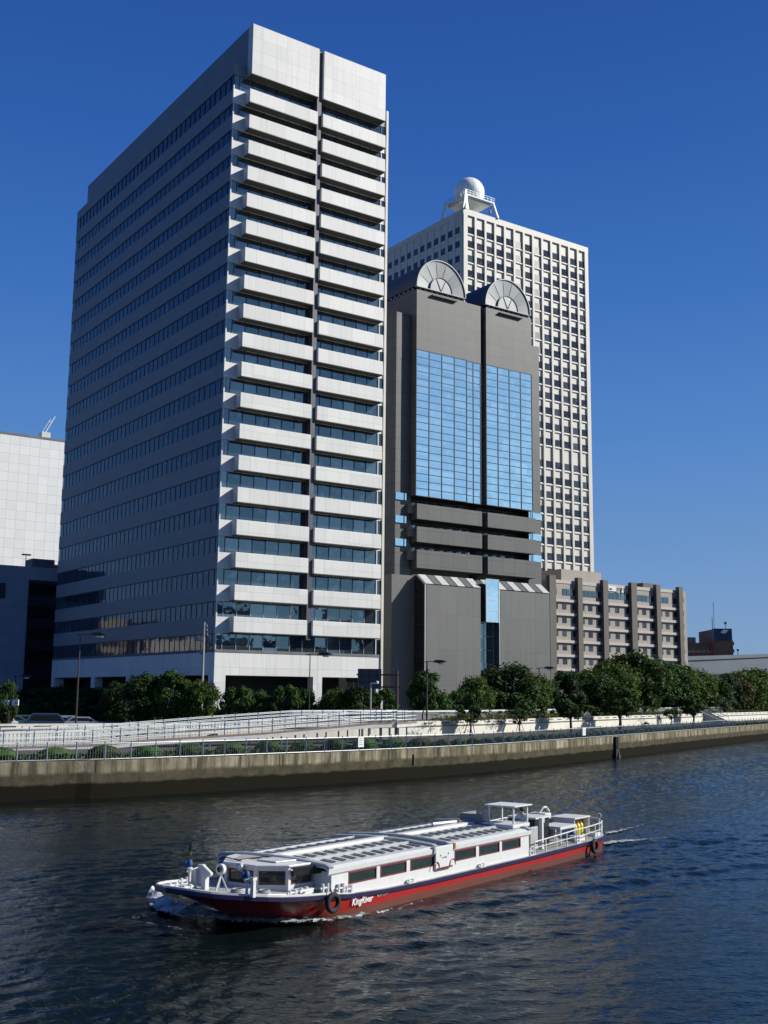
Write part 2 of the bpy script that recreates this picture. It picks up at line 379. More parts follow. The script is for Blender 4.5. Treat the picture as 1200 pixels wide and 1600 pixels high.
for (a0, a1, c0, c1) in ((U0, U0+1.5, V0, V0+1.5), (74.0, 75.3, V0, V0+1.3), (U1-.9, U1, V0, V0+1.2), (U0, U0+1.2, 133, 134.4), (U0, U0+1.2, 146, 147.4), (U0, U0+1.2, 159, 160.4), (U0, U0+1.5, V1-1.5, V1)):
    S.mb().box(a0, a1, c0, c1, GZ, 9.05).build('column', ['white_panel'], S.e)
b = S.mb(); b.box(79.2, U1-.9, V0+.5, V0+.6, GZ, 9.05, 0); pane_grid(b, 79.2, U1-.9, GZ, 9.05, V0+.5, 4, 3, mi=1); b.build('entrance_glazing', ['dark_glass', 'mullion'], S.e)
for k in range(19):                                                        # spandrels wrap the whole floor
    b = S.mb(); z0, z1 = zb[k], zt[k]
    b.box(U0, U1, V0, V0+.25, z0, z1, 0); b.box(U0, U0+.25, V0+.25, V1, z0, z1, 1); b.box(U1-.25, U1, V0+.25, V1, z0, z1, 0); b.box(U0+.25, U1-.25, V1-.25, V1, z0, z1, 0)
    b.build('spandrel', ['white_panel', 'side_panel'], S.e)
    lo = 12.04 if k == 0 else zt[k-1]
    b = S.mb(); b.box(U0+.12, U1-.12, V0+.1, V0+.2, lo, z0, 0)
    for i in range(13):
        u = U0+.9+i*1.83; b.box(u-.03, u+.03, V0+.02, V0+.1, lo, z0, 1 if k > 1 else 2)
    b.box(U0, U0+.14, V0, V0+.14, lo, z0, 2)
    b.build('window_band', ['blue_glass', 'mullion', 'mullion_light'], S.e)
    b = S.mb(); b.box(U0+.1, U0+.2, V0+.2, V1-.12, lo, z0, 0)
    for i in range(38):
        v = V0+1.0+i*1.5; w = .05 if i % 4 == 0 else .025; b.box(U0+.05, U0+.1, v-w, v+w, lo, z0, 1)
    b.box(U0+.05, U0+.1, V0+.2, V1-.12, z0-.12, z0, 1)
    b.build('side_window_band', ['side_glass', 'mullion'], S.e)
    b = S.mb(); b.box(U0-.05, U0+.1, V0-.07, V0+.1, z0, z1+.45, 0); b.build('corner_fin', ['white_panel'], S.e)
    for (a0, a1) in ((62.12, 72.22), (73.02, 83.15)):
        b = S.mb(); b.box(a0, a1, 119.75, V0, z0+.1, z1, 0); b.box(a0+.012, a1-.012, 119.77, V0-.004, z0, z0+.1, 1); b.build('balcony', ['white_panel', 'soffit_shade'], S.e, bevel=.05)
lo = zt[18]
b = S.mb(); b.box(U0+.12, U1-.12, V0+.1, V0+.2, lo, 84.85, 0)
for i in range(13): u = U0+.9+i*1.83; b.box(u-.03, u+.03, V0+.02, V0+.1, lo, 84.85, 1)
b.build('window_band', ['blue_glass', 'mullion'], S.e)
b = S.mb(); b.box(U0+.1, U0+.2, V0+.2, V1-.12, lo, 84.85, 0)
for i in range(38): v = V0+1.0+i*1.5; b.box(U0+.02, U0+.1, v-.05, v+.05, lo, 84.85, 1)
b.build('side_window_band', ['side_glass', 'mullion'], S.e)
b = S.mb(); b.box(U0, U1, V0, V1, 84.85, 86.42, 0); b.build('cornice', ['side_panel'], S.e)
for (a0, a1) in ((62.3, 72.3), (73.05, 83.1)):
    b = S.mb(); b.box(a0, a1, 119.75, V0-.004, 84.98, 91.9, 0); b.box(a0+.012, a1-.012, 119.77, V0-.004, 84.88, 84.98, 1); b.build('roof_panel', ['white_panel', 'soffit_shade'], S.e, bevel=.04)
b = S.mb(); b.box(62.304, 83.096, V0, 178.3, 86.42, 91.9, 0); b.box(62.6, 82.8, V0+.3, 178, 91.9, 91.95, 1)
b.box(62.3, 62.5, V0, 178.3, 87.4, 87.46, 1)
b.build('roof_block', ['side_panel', 'roof_grey'], S.e)
b = S.mb(); b.box(U1-.3, U1+.04, V0-.16, V0-.003, 3, 87.3, 0); b.box(U1+.003, U1+.04, V0-.003, V0+.5, 3, 87.3, 0); b.build('edge_pier', ['cream_concrete'], S.e)
for k in range(19):
    lo = 12.04 if k == 0 else zt[k-1]
    S.mb().box(83.25, 83.37, V0-.05, V0+.09, lo, zb[k], 0).build('light_mullion', ['white_panel'], S.e)
S.mb().box(72.3, 72.95, 120.1, V0-.006, 13.5, 91.8).build('gap_shade', ['sign_back'], S.e)  # added dark strip standing for the shade in the gap between balconies

# ================================================================== grey tower with two fan topped vaults
G0, G1, GV = 111.06, 137.4, 150.0
S = Site('grey_tower', G0, GV, GZ, 'dark grey tower with a bright blue mirror glass front under two fan shaped roof ends', 'office tower')
b = S.mb()
b.box(G0, 137.35, 153.2, 192, 26, 75.9, 0)
b.box(G0, 125.5, 151.8, 153.25, 39.9, 75.9, 0); b.box(126.5, G1, 151.8, 153.25, 39.9, 75.9, 0)
b.build('core', ['grey_granite'], S.e)
for (a0, a1, v0) in ((G0, 122.1, 150.0), (122.1, 125.5, 150.3), (126.5, G1, 150.0)):
    S.mb().box(a0, a1, v0, 151.8, 65.2, 75.9).box(a0, a1, v0+.25, 151.8, 39.9, 65.2).build('cladding', ['grey_granite'], S.e)
for (a0, a1, v0, nu) in ((G0, 122.1, 150.0, 4), (122.1, 125.5, 150.3, 2), (126.5, G1, 150.0, 4)):
    b = S.mb(); b.box(a0+.04, a1-.01, v0+.08, v0+.24, 39.93, 65.18, 0); pane_grid(b, a0+.03, a1-.03, 39.9, 65.2, v0+.08, nu, 20, bar=.11, dep=.1, mi=1); b.build('curtain_wall', ['mirror_glass', 'mullion'], S.e)
b = S.mb(); b.box(125.35, 126.55, 152.9, 153.19, 26, 75.9, 0)
for i in range(38): b.box(125.7, 126.2, 152.85, 152.9, 41+i*.9, 41.35+i*.9, 1)
b.build('slot_wall', ['dark_void', 'galvanised'], S.e)
for k, (z0, z1) in enumerate(((35.94, 38.53), (32.07, 34.65), (27.75, 30.79))):
    for (a0, a1) in ((111.25, 125.3), (126.6, 137.85)):
        b = S.mb(); b.box(a0, a1, 149.85, 150.25, z0, z1, 0); b.box(a0, a0+.4, 150.25, 153.2, z0, z1, 0); b.box(a1-.4, a1, 150.25, 153.2, z0, z1, 0); b.box(a0+.4, a1-.4, 150.25, 153.2, z0, z0+.3, 0)
        b.build('parapet', ['grey_granite'], S.e)
    zz = z1+.06; zh = (39.9, 35.94, 32.07)[k]
    for i in range(13):
        u = 112.2+i*2.0
        if 124.8 < u+.6 < 127.2: continue
        if u > 136.6: continue
        b = S.mb(); b.box(u, u+1.05, 153.08, 153.2, zz-.3, zh-.35, 0); b.box(u+.25, u+.32, 153.03, 153.08, zz-.3, zh-.35, 1); b.build('window', ['blue_glass', 'mullion'], S.e)
    # wings: mirror windows and round shouldered links
    b = S.mb(); b.box(107.9, 110.1, 151.3, 151.38, z1+.55, z1+1.75, 0); b.box(107.86, 110.14, 151.24, 151.3, z1+.5, z1+.55, 1); b.box(109.55, 109.7, 151.24, 151.3, z1+.55, z1+1.75, 1); b.build('window', ['mirror_glass', 'mullion'], S.e)
    b = S.mb(); b.box(137.5, 140.5, 151.3, 151.38, z1+.1, z1+1.35, 0); b.box(138.3, 138.4, 151.24, 151.3, z1+.1, z1+1.35, 1); b.box(137.95, 138.02, 151.24, 151.3, z1+.1, z1+1.35, 1); b.build('window', ['mirror_glass', 'mullion'], S.e)
    b = S.mb(); n = 10
    arc = [(110.1+1.15-1.15*cos(pi/2*i/n), 151.0-.8*sin(pi/2*i/n)) for i in range(n+1)]
    pts = [(111.25, 151.39)]+[(110.1, 151.39)]+[(a, v) for a, v in arc]
    b.prism([(u, v, z1-1.7) for u, v in pts], (0, 0, 1.6), 0); b.build('link_parapet', ['grey_granite'], S.e)
zw = [(GZ, 32.0)]
b = S.mb(); b.box(107.85, 111.05, 151.4, 190, 25.9, 71.6, 0); b.box(137.41, 140.5, 151.4, 190, 25.7, 71.4, 0); b.build('wing', ['grey_granite'], S.e)
for c in (116.48, 131.85):                                                  # barrel vaults with fan ends
    R0 = 5.45; n = 28; hz = 1.04
    b = S.mb(); vz = 76.6
    arc = [(c-R0*cos(pi*i/n), vz+R0*hz*sin(pi*i/n)) for i in range(n+1)]
    inn = [(c-(R0-.16)*cos(pi*i/n), vz+(R0-.16)*hz*sin(pi*i/n)) for i in range(n+1)]
    for i in range(n):
        (a, z), (a2, z2) = arc[i], arc[i+1]; (p, q), (p2, q2) = inn[i], inn[i+1]
        b.quad((a, 150, z), (a, 191, z), (a2, 191, z2), (a2, 150, z2), 0)
        b.quad((p, 150, q), (p2, 150, q2), (p2, 191, q2), (p, 191, q), 0)
        b.quad((a, 150, z), (a2, 150, z2), (p2, 150, q2), (p, 150, q), 1)
        b.quad((a, 191, z), (p, 191, q), (p2, 191, q2), (a2, 191, z2), 0)
    va = b.build('vault', ['vault_dark', 'vault_metal'], S.e)
    b = S.mb(); off = 150.16
    ring = [(c-(R0-.16)*cos(pi*i/n), vz+(R0-.16)*hz*sin(pi*i/n)) for i in range(n+1)]
    for i in range(n):
        rr = .46
        a, z = ring[i]; a2, z2 = ring[i+1]
        mi = (i//4) % 2
        q = (c-(c-a)*rr, vz+(z-vz)*rr); q2 = (c-(c-a2)*rr, vz+(z2-vz)*rr)
        b.quad((a, off, z), (a2, off, z2), (q2[0], off+.25, q2[1]), (q[0], off+.25, q[1]), mi)
        b.quad((q[0], off+.04, q[1]), (q2[0], off+.04, q2[1]), (c, off+.04, vz), (c, off+.04, vz), 0)
    for i in range(0, n+1, 4):
        a, z = ring[i]; q = (c-(c-a)*.46, vz+(z-vz)*.46); b.bar((a, off+.0, z), (q[0], off+.14, q[1]), .045, mi=0)
    for i in (10, 18):
        a, z = ring[i]; b.bar((c, off-.02, vz), (c-(c-a)*.46, off, vz+(z-vz)*.46), .07, mi=2)
    for i in range(n):
        a, z = ring[i]; a2, z2 = ring[i+1]
        b.bar((c-(c-a)*.46, off-.02, vz+(z-vz)*.46), (c-(c-a2)*.46, off-.02, vz+(z2-vz)*.46), .1, mi=2)
    b.box(c-R0, c+R0, off-.1, off+.5, vz-.12, vz, 0)
    b.build('fan_end', ['vault_metal', 'steel_fan', 'mullion'], S.e) if 'steel_fan' in M else b.build('fan_end', ['vault_metal', 'galvanised', 'mullion'], S.e)
    b = S.mb()                                                               # open truss below the chord
    b.box(c-R0+.3, c+R0-.3, 152.2, 152.4, 75.9, 76.5, 1)
    for i in range(9):
        u = c-R0+.5+i*1.2; b.bar((u, 150.5, 75.9), (u+.6, 150.5, 76.5), .09); b.bar((u+.6, 150.5, 76.5), (u+1.1, 150.5, 75.9), .09)
    for i in range(30):
        v = 151+i*1.3; b.bar((c-R0+.2, v, 75.9), (c-R0+.2, v+.5, 76.55), .09); b.bar((c-R0+.2, v+.5, 76.55), (c-R0+.2, v+1.1, 75.9), .09)
    b.build('truss', ['galvanised', 'dark_void'], S.e)
    S.mb().box(c-2.4, c+3.1, 149.5, 149.99, 75.3, 75.5).build('awning', ['pier_brown'], S.e)
# base wings
b = S.mb()
b.box(103.4, 107.9, 145.9, 190, GZ, 25.85, 0); b.box(107.9, 134.6, 145.9, 153, GZ, 25.6, 0)
b.build('podium', ['grey_concrete'], S.e)
for (a0, a1) in ((107.85, 119.2), (123.25, 134.5)):
    b = S.mb(); b.prism([(a0+.25, 143, GZ), (a0+.25, 145.9, GZ), (a0+.25, 145.9, 25.9), (a0+.25, 145.1, 25.9), (a0+.25, 143, 24.3)], (a1-a0-.25, 0, 0), 0)
    b.build('front_block', ['grey_concrete'], S.e)
    b = S.mb(); b.prism([(a0, 143.02, GZ), (a0, 145.9, GZ), (a0, 145.9, 25.88), (a0, 145.1, 25.88), (a0, 143.02, 24.27)], (.24, 0, 0), 0)
    b.bar((a0-.02, 143, GZ), (a0-.02, 143, 24.3), .16, mi=1); b.bar((a0-.02, 143, 24.3), (a0-.02, 145.1, 25.9), .16, mi=1)
    for z in (8, 13, 18, 22.5): b.bar((a0-.02, 143, z), (a0-.02, 145.9, z), .07, mi=2)
    b.build('side_glazing', ['dark_glass', 'galvanised', 'mullion'], S.e)
    b = S.mb(); n_ = 7
    dv, dz = 2.1, 1.6; nr = Vector((0, -dz, dv)).normalized()
    for i in range(n_):
        w = (a1-a0)/n_; c0 = a0+i*w+.04; c1 = c0+w-.08
        p = [Vector((c0, 142.95, 24.32)), Vector((c1, 142.95, 24.32)), Vector((c1, 145.1, 25.96)), Vector((c0, 145.1, 25.96))]
        b.prism([q+nr*.02 for q in p], nr*.1, 0 if i % 2 == 0 else 1)
        if i % 2: b.bar(p[0]+nr*.14, p[3]+nr*.14, .06, mi=2); b.bar(p[1]+nr*.14, p[2]+nr*.14, .06, mi=2)
    b.build('sloping_skylight', ['skylight_frame', 'skylight_glass', 'mullion'], S.e)
for (a0, a1) in ((112, 116.5), (118, 119.6), (121, 122.4), (123.2, 125.2), (127.5, 129.2), (130.4, 131.8), (136.0, 137.3)):
    S.mb().box(a0, a1, 152.2, 152.95, 25.6, 26.9).build('upstand', ['plinth_white'], S.e)
b = S.mb(); b.box(120.0, 122.8, 142.6, 145.9, 18.9, 25.9, 0); pane_grid(b, 120.03, 122.77, 18.9, 25.9, 142.6, 1, 4, bar=.12, mi=1); b.build('glass_bay', ['mirror_glass', 'mullion_light'], S.e)
b = S.mb(); b.box(119.2, 123.25, 144.6, 145.9, GZ, 24, 0); pane_grid(b, 119.25, 123.2, GZ, 18.9, 144.6, 2, 7, bar=.12, mi=1); b.build('stair_glazing', ['blue_glass', 'mullion_light'], S.e)

# ================================================================== gridded tower with radome
T0, T1_, TV = 165.9, 208.3, 205.0; TT = 125.1
rows = [120.85, 117.22, 113.49, 109.64, 105.93, 102.11, 98.22, 94.46, 90.6, 86.75, 83.0, 79.1, 75.12, 71.08, 65.3, 61.29, 57.55, 53.68, 49.87, 45.92, 41.99, 38.1]
S = Site('concrete_tower', T0, TV, GZ, 'pale ribbed concrete tower with many small windows and a white dome on its roof', 'office tower')
b = S.mb(); b.box(T0, T1_, TV+.35, 252, GZ, TT-.6, 0); b.build('core', ['cream_concrete'], S.e)
b = S.mb(); b.box(T0-.1, T1_+.1, TV-.05, 252.1, TT-1.5, TT, 0); b.build('cornice', ['cream_concrete'], S.e)
NC = 13; pw = (T1_-T0-1.2)/NC
for i in range(NC+1):
    u = T0+.6+i*pw; w = .62 if i in (0, NC) else .31
    S.mb().box(u-w, u+w, TV-.06, TV+.35, 30, TT-1.5).build('pilaster', ['cream_concrete'], S.e)
zwin = 1.75; cnt = 0; rest = S.mb()
def t3window(mb, u0, u1, v, zt_, mi):
    mb.box(u0, u1, v, v+.08, zt_-zwin, zt_, mi)
    mb.prism([(u0, v, zt_-zwin-.02), (u0, v-.2, zt_-zwin-.22), (u0, v-.2, zt_-zwin-.42), (u0, v, zt_-zwin-.55)], (u1-u0, 0, 0), 2)
for r_, z in enumerate(rows):
    for c in range(NC):
        u0 = T0+.6+c*pw+.62; u1 = T0+.6+(c+1)*pw-.42
        mi = 1 if (c in (5, 7) and r_ < 8) else 0
        if c == 6 and r_ < 4: mi = 4
        vis = (r_ < 6 and c > 6) or (c > 8 and r_ < 18) or (r_ < 3)
        if vis and cnt < 100:
            cnt += 1; mb = S.mb(); t3window(mb, u0, u1, TV+.27, z, mi); mb.build('window', ['office_glass', 'brown_blind', 'ledge_white', 'cream_concrete', 'dark_void'], S.e)
        else: t3window(rest, u0, u1, TV+.27, z, mi)
NL = 16; pl = 46.0/NL                                                        # shaded flank
for r_, z in enumerate(rows):
    for c in range(NL):
        v0 = TV+1.6+c*pl; v1 = v0+1.75
        rest.box(T0-.03, T0+.02, v0, v1, z-zwin, z, 0); rest.box(T0-.12, T0-.03, v0-.1, v1+.1, z-zwin-.35, z-zwin, 2)
o = rest.build('remaining_windows', ['office_glass', 'brown_blind', 'ledge_white', 'cream_concrete', 'dark_void'], S.e); o['kind'] = 'stuff'
for c in range(NL+1):
    v = TV+.7+c*pl; S.mb().box(T0-.12, T0, v-.3, v+.3, 30, TT-1.5).build('side_pilaster', ['cream_concrete'], S.e)
# radome on its four legged frame
re = empty('radome_tower', (0, 0, 0)); re.parent = S.e
cu, cv, cz = 171.6, 209.8, 132.3
b = S.mb(); R0 = 3.85; prof = [(R0*sin(pi*(1-i/22)), -R0*cos(pi*(1-i/22)) if False else R0*cos(pi*(1-i/22))) for i in range(3, 23)]
b.lathe((cu, cv, cz), [(max(.02, r), h) for r, h in prof], 32); b.build('dome', ['radome_white'], re, smooth=True)
b = S.mb()
for k in range(8):
    t = pi*k/8
    pts = [(cu+(R0+.01)*sin(a)*cos(t), cv+(R0+.01)*sin(a)*sin(t), cz+(R0+.01)*cos(a)) for a in [i*pi/10 for i in range(-8, 9)]]
    b.tube(pts, .035, 4)
b.build('dome_seam', ['galvanised'], re)
b = S.mb(); b.box(cu-4.5, cu+4.5, cv-4.5, cv+4.5, 129.0, 129.3); b.box(cu-3.8, cu+3.8, cv-3.8, cv+3.8, 128.5, 129.0, 0); b.lathe((cu, cv, 127.0), [(.6, 0), (1.6, .7), (2.8, 1.5)], 12)
b.build('platform', ['steel_white'], re)
b = S.mb()
for (sx_, sy_) in ((-1, -1), (1, -1), (1, 1), (-1, 1)):
    for q in range(9):
        f = -1+q/4
        p = (cu+4.5*f, cv+4.5*sy_) if sx_ == sy_ else (cu+4.5*sx_, cv+4.5*f)
        b.bar((p[0], p[1], 129.3), (p[0], p[1], 130.4), .05)
for z in (129.85, 130.4):
    for (p, q) in (((-1, -1), (1, -1)), ((1, -1), (1, 1)), ((1, 1), (-1, 1)), ((-1, 1), (-1, -1))):
        b.bar((cu+4.5*p[0], cv+4.5*p[1], z), (cu+4.5*q[0], cv+4.5*q[1], z), .05)
b.build('guard_rail', ['galvanised'], re)
for (sx_, sy_) in ((-1, -1), (1, -1), (1, 1), (-1, 1)):
    b = S.mb(); x1, y1 = cu+sx_*4.2, cv+sy_*4.2; x0, y0 = cu+sx_*5.2, cv+sy_*5.0
    b.prism([(x0-.22, y0-.22, TT), (x0+.22, y0-.22, TT), (x0+.22, y0+.22, TT), (x0-.22, y0+.22, TT)], (x1-x0, y1-y0, 4.3)); b.build('leg', ['steel_white'], re)
b = S.mb(); b.prism([(cu-6.0, cv-4.9, TT), (cu-4.0, cv-4.9, TT), (cu-4.4, cv-4.9, 127.2), (cu-4.7, cv-4.9, 130.2), (cu-5.3, cv-4.9, 130.2), (cu-5.6, cv-4.9, 127.2)], (0, .35, 0)); b.build('gusset', ['steel_white'], re)
b = S.mb(); b.box(cu+.3, cu+4.2, cv-2.4, cv+2, TT, 125.9, 0); b.box(cu-.2, cu+4.6, cv-2.9, cv+2.5, 125.9, 126.1, 0); b.build('plant_room', ['steel_white'], re)
b = S.mb(); b.bar((cu+4.5, cv, 128.9), (cu+7.2, cv, 128.9), .08); b.box(cu+6.6, cu+7.2, cv-.2, cv+.2, 128.6, 129.6); b.build('antenna', ['pole_dark'], re)
S.mb().box(T1_+.1, T1_+.55, 206, 206.3, 76.0, 76.5).build('wall_lamp', ['pole_dark'], S.e)

# ================================================================== hotel
H0, H1, HV = 173.2, 219.4, 185.0
S = Site('hotel', H0, HV, GZ, 'low pinkish brown hotel with dark vertical piers and pale floor ledges behind the trees', 'hotel')
S.mb().box(H0+.3, H1, HV, 200, GZ, 32.6).build('wall', ['hotel_tile'], S.e)
S.mb().box(H0+.3, H1-2.2, HV-.12, HV, 32.0, 32.75).build('parapet', ['ledge_pink'], S.e)
pier = [(173.2, 175.1), (181.87, 183.3), (189.9, 191.45), (199.2, 201.0), (207.75, 209.2), (215.8, 217.1)]
for a0, a1 in pier: S.mb().box(a0, a1, HV-1.0, HV+.1, GZ, 33.5).build('pier', ['pier_brown'], S.e)
led = [28.4, 25.35, 22.4, 19.31, 16.2, 13.1, 10.0]
for i in range(5):
    a0, a1 = pier[i][1], pier[i+1][0]
    for z in led: S.mb().box(a0+.01, a1-.01, HV-.45, HV, z-.58, z).build('ledge', ['ledge_pink'], S.e)
    for z in led[:6]:
        mid = (a0+a1)/2
        for c0 in (a0+.12, mid-.65, a1-1.4):
            b = S.mb(); b.box(c0, c0+1.32, HV-.05, HV+.02, z-2.2, z-.9, 0); b.box(c0+.6, c0+.66, HV-.08, HV-.05, z-2.2, z-.9, 1); b.build('window', ['office_glass', 'mullion'], S.e)
    spans = [(a0+.1, a1-.1)]
    if i == 0: spans = [(a0+.2, a0+1.0), (a0+2.9, a1-.1)]
    if i == 4: spans = [(a0+.1, a0+3.6), (a1-1.2, a1-.1)]
    for c0, c1 in spans:
        n_ = max(1, int((c1-c0)/1.25)); b = S.mb(); b.box(c0, c1, HV-.05, HV+.02, 29.35, 30.8, 0)
        for q in range(n_+1): u = c0+(c1-c0)*q/n_; b.box(u-.04, u+.04, HV-.09, HV-.05, 29.35, 30.8, 1)
        b.build('top_window', ['blue_glass', 'mullion'], S.e)
for z in led[:6]+[31.7]: S.mb().box(217.4, 218.4, HV-.05, HV+.02, z-1.85, z-.6).build('window', ['office_glass'], S.e)
S.mb().box(182.5, 195.4, 190, 198, 32.6, 36.0).build('roof_house', ['hotel_tile'], S.e)
S.mb().box(206.5, 211.2, 187, 190, 32.6, 34.1).build('roof_house', ['pier_brown'], S.e)
b = S.mb(); b.box(192.4, 194.9, HV-.2, HV-.02, 31.15, 32.3, 0)              # rooftop name board, marks as seen
for (a0, a1, z0, z1) in ((192.0, 192.3, 31.0, 31.9), (192.8, 193.5, 31.5, 31.8), (195.2, 195.5, 31.2, 32.0), (196.0, 196.5, 30.9, 31.5), (197.4, 197.9, 31.2, 32.1), (198.0, 198.2, 30.9, 31.4)): b.box(a0, a1, HV-.3, HV-.22, z0, z1, 1)
for (a0, a1, z0, z1) in ((195.1, 195.35, 30.9, 32.1), (195.6, 195.9, 30.8, 31.3), (196.6, 197.3, 31.0, 31.4), (196.9, 197.2, 31.4, 32.2), (198.3, 198.5, 31.2, 32.0)): b.box(a0, a1, HV-.3, HV-.22, z0, z1, 0)
b.build('name_sign', ['sign_white', 'sign_black'], S.e)
# low link between the grey tower and the hotel with its railed roof
S = Site('link_building', 160, 190, GZ, 'small low grey block with a railed window strip between the grey tower and the hotel', 'building')
S.mb().box(158, 176, 190, 200, GZ, 36.3).build('wall', ['hotel_tile'], S.e)
b = S.mb(); b.box(160, 176, 189.9, 190.0, 33.9, 36.1, 0)
for i in range(12): b.box(160+i*1.4, 160.2+i*1.4, 189.8, 189.9, 33.9, 36.1, 1)
b.build('window_strip', ['dark_glass', 'steel_white'], S.e)

# ================================================================== two buildings at the left
S = Site('tiled_building', 60, 380, GZ, 'big plain building of pale square tiles with a slanted mast on its roof', 'building')
S.mb().box(30, 175, 380, 430, GZ, 92.4).build('wall', ['white_tile'], S.e)
S.mb().box(30, 175, 379.9, 380, 92.4, 93.2).build('coping', ['parapet_grey'], S.e)
p = [97.0, 99.4]
b = S.mb(); b.box(121.5, 124.5, 380.5, 384, 92.4, 95.2, 0); b.build('roof_box', ['white_paint'], S.e)
b = S.mb(); b.bar((123, 382, 95), (126.2, 382, 101.5), .32); b.bar((121.9, 382, 95), (124.7, 382, 100.4), .18); b.bar((124.0, 382, 99.2), (125.6, 382, 100), .15); b.build('mast', ['white_paint'], S.e)
S = Site('shaded_building', 45, 188, GZ, 'lower blue grey tiled building in deep shade beside the white balcony tower', 'building')
S.mb().box(49, 75, 188, 203, GZ, 27.4).build('wall', ['shade_tile'], S.e)
S.mb().box(59.3, 75, 187.7, 188, GZ, 25.2).build('recess', ['dark_glass'], S.e)
S.mb().box(60.2, 64, 189.5, 193, 27.4, 29.0).build('roof_box', ['parapet_grey'], S.e)
S.mb().box(63.3, 75, 188.5, 193, 27.4, 28.1).build('roof_box', ['paver_red'], S.e)
b = S.mb(); b.box(50, 55.5, 187.85, 187.99, 21.9, 24.4, 0); b.build('wall_sign', ['brick_dark'], S.e)
b = S.mb(); b.bar((58.9, 189, 27.4), (58.9, 189, 29.4), .1); b.box(58.2, 59.7, 188.9, 189.1, 29.35, 29.6); b.build('roof_lamp', ['pole_dark'], S.e)
# ================================================================== river, banks
def V2(x, y): return Vector((x, y, 0))
Q = [V2(-260, -60), V2(-120, 18), V2(-60, 49), (V2(-24.31, 73.99)), V2(-18.05, 77.93), V2(-9.32, 86.06), V2(0.21, 95.83), V2(11.11, 109.24), V2(27.23, 135.17), V2(45.5, 166), V2(68.02, 203.11), V2(110, 272), V2(190, 400), V2(380, 700)]
def arclen(P):
    L = [0]
    for i in range(1, len(P)): L.append(L[-1]+(P[i]-P[i-1]).length)
    return L
def smooth_line(P, step=1.0):
    out = []
    for i in range(len(P)-1):
        p0 = P[max(0, i-1)]; p1 = P[i]; p2 = P[i+1]; p3 = P[min(len(P)-1, i+2)]
        n = max(1, int((p2-p1).length/step))
        for k in range(n):
            t = k/n
            out.append(.5*((2*p1)+(p2-p0)*t+(2*p0-5*p1+4*p2-p3)*t*t+(3*p1-p0-3*p2+p3)*t*t*t))
    out.append(P[-1]); return out
QS = smooth_line(Q, 2.0)
def normals(P):   # pointing inland (left of the direction of travel)
    out = []
    for i in range(len(P)):
        d = (P[min(i+1, len(P)-1)]-P[max(i-1, 0)]).normalized(); out.append(Vector((-d.y, d.x, 0)))
    return out
QN = normals(QS)
def offset(P, Nn, d, z=0): return [Vector((p.x+n.x*d, p.y+n.y*d, z)) for p, n in zip(P, Nn)]
def strip(mb, A, B, mi=0):
    for i in range(len(A)-1): mb.quad(A[i], A[i+1], B[i+1], B[i], mi)
def wall_strip(mb, P, Nn, d0, d1, z0, z1, mi=0, mtop=None):   # wall between inland offsets d0 < d1
    a0 = offset(P, Nn, d0, z0); a1 = offset(P, Nn, d0, z1); b0 = offset(P, Nn, d1, z0); b1 = offset(P, Nn, d1, z1)
    strip(mb, a0, a1, mi); strip(mb, a1, b1, mi if mtop is None else mtop); strip(mb, b1, b0, mi)
    for i in (0, len(P)-1): mb.quad(a0[i], b0[i], b1[i], a1[i], mi)
import numpy as np
def axis_pts(a, b, core0, core1, s0, grow, smax):
    mid = list(np.arange(core0, core1, s0)); out = mid[:]; st = s0; x = mid[-1]
    while x < b: st = min(smax, st*grow); x += st; out.append(x)
    st = s0; x = core0; pre = []
    while x > a: st = min(smax, st*grow); x -= st; pre.append(x)
    return np.array(pre[::-1]+out)
gx = axis_pts(-75, 120, -16, 18, .125, 1.012, .9); gy = axis_pts(8, 290, 22, 58, .115, 1.008, .9)
GX, GY = np.meshgrid(gx, gy); rs = np.random.RandomState(4)
h = np.zeros_like(GX); wind = radians(-62)
gust = .75+.35*np.sin(GX*.11+GY*.05+1.0)*np.sin(GY*.083-GX*.03)+.25*np.sin(GX*.31-GY*.21+2)
for k in range(120):
    lam = .34*(14**((k/120.0)**1.35)); th = wind+rs.normal(0, .6); kk = 2*pi/lam; slope = .0225*(1.0 if lam < 1.0 else (1.0/lam)**.95)
    ph = rs.uniform(0, 2*pi); warp = .6*np.sin(GX*.21+ph)+.6*np.sin(GY*.17-ph)
    w_ = np.sin(kk*(GX*cos(th)+GY*sin(th))+ph+warp)
    h += slope/kk*w_*(gust if lam < 3 else 1)
h = h+.9*h*np.abs(h)
# the boat's diverging waves
bxl = (GX-8.93)*-.574+(GY-56.39)*-.819; byl = (GX-8.93)*.819+(GY-56.39)*-.574
a_ = 24.0-bxl
for (a0, off, amp, lam) in ((0, 2.2, .10, 2.0), (20, 2.0, .07, 1.7)):
    aa = np.maximum(a_-a0, 0); d_ = np.abs(byl)-off-.30*aa; env = np.exp(-(d_/(1.1+.03*aa))**2)*np.exp(-aa/38.0)*(a_ > a0)*np.minimum(1, aa/3)
    h += amp*env*np.cos(2*pi*d_/lam+.15*np.sin(aa*.9))
inside = (np.abs(byl) < 2.75) & (bxl > -.3) & (bxl < 25.5); h = np.where(inside, np.minimum(h, 0)*.3-.05, h)
fade = np.clip((GX-gx[0])/12, 0, 1)*np.clip((gx[-1]-GX)/12, 0, 1)*np.clip((GY-gy[0])/6, 0, 1)*np.clip((gy[-1]-GY)/20, 0, 1); h = h*fade
ny, nx = GX.shape; me = bpy.data.meshes.new('river_water')
co = np.stack([GX, GY, h], -1).reshape(-1, 3); idx = np.arange(nx*ny).reshape(ny, nx)
fq = np.stack([idx[:-1, :-1], idx[:-1, 1:], idx[1:, 1:], idx[1:, :-1]], -1).reshape(-1, 4)
x0, x1, y0, y1 = gx[0], gx[-1], gy[0], gy[-1]; E = 5000.0; nb = len(co)
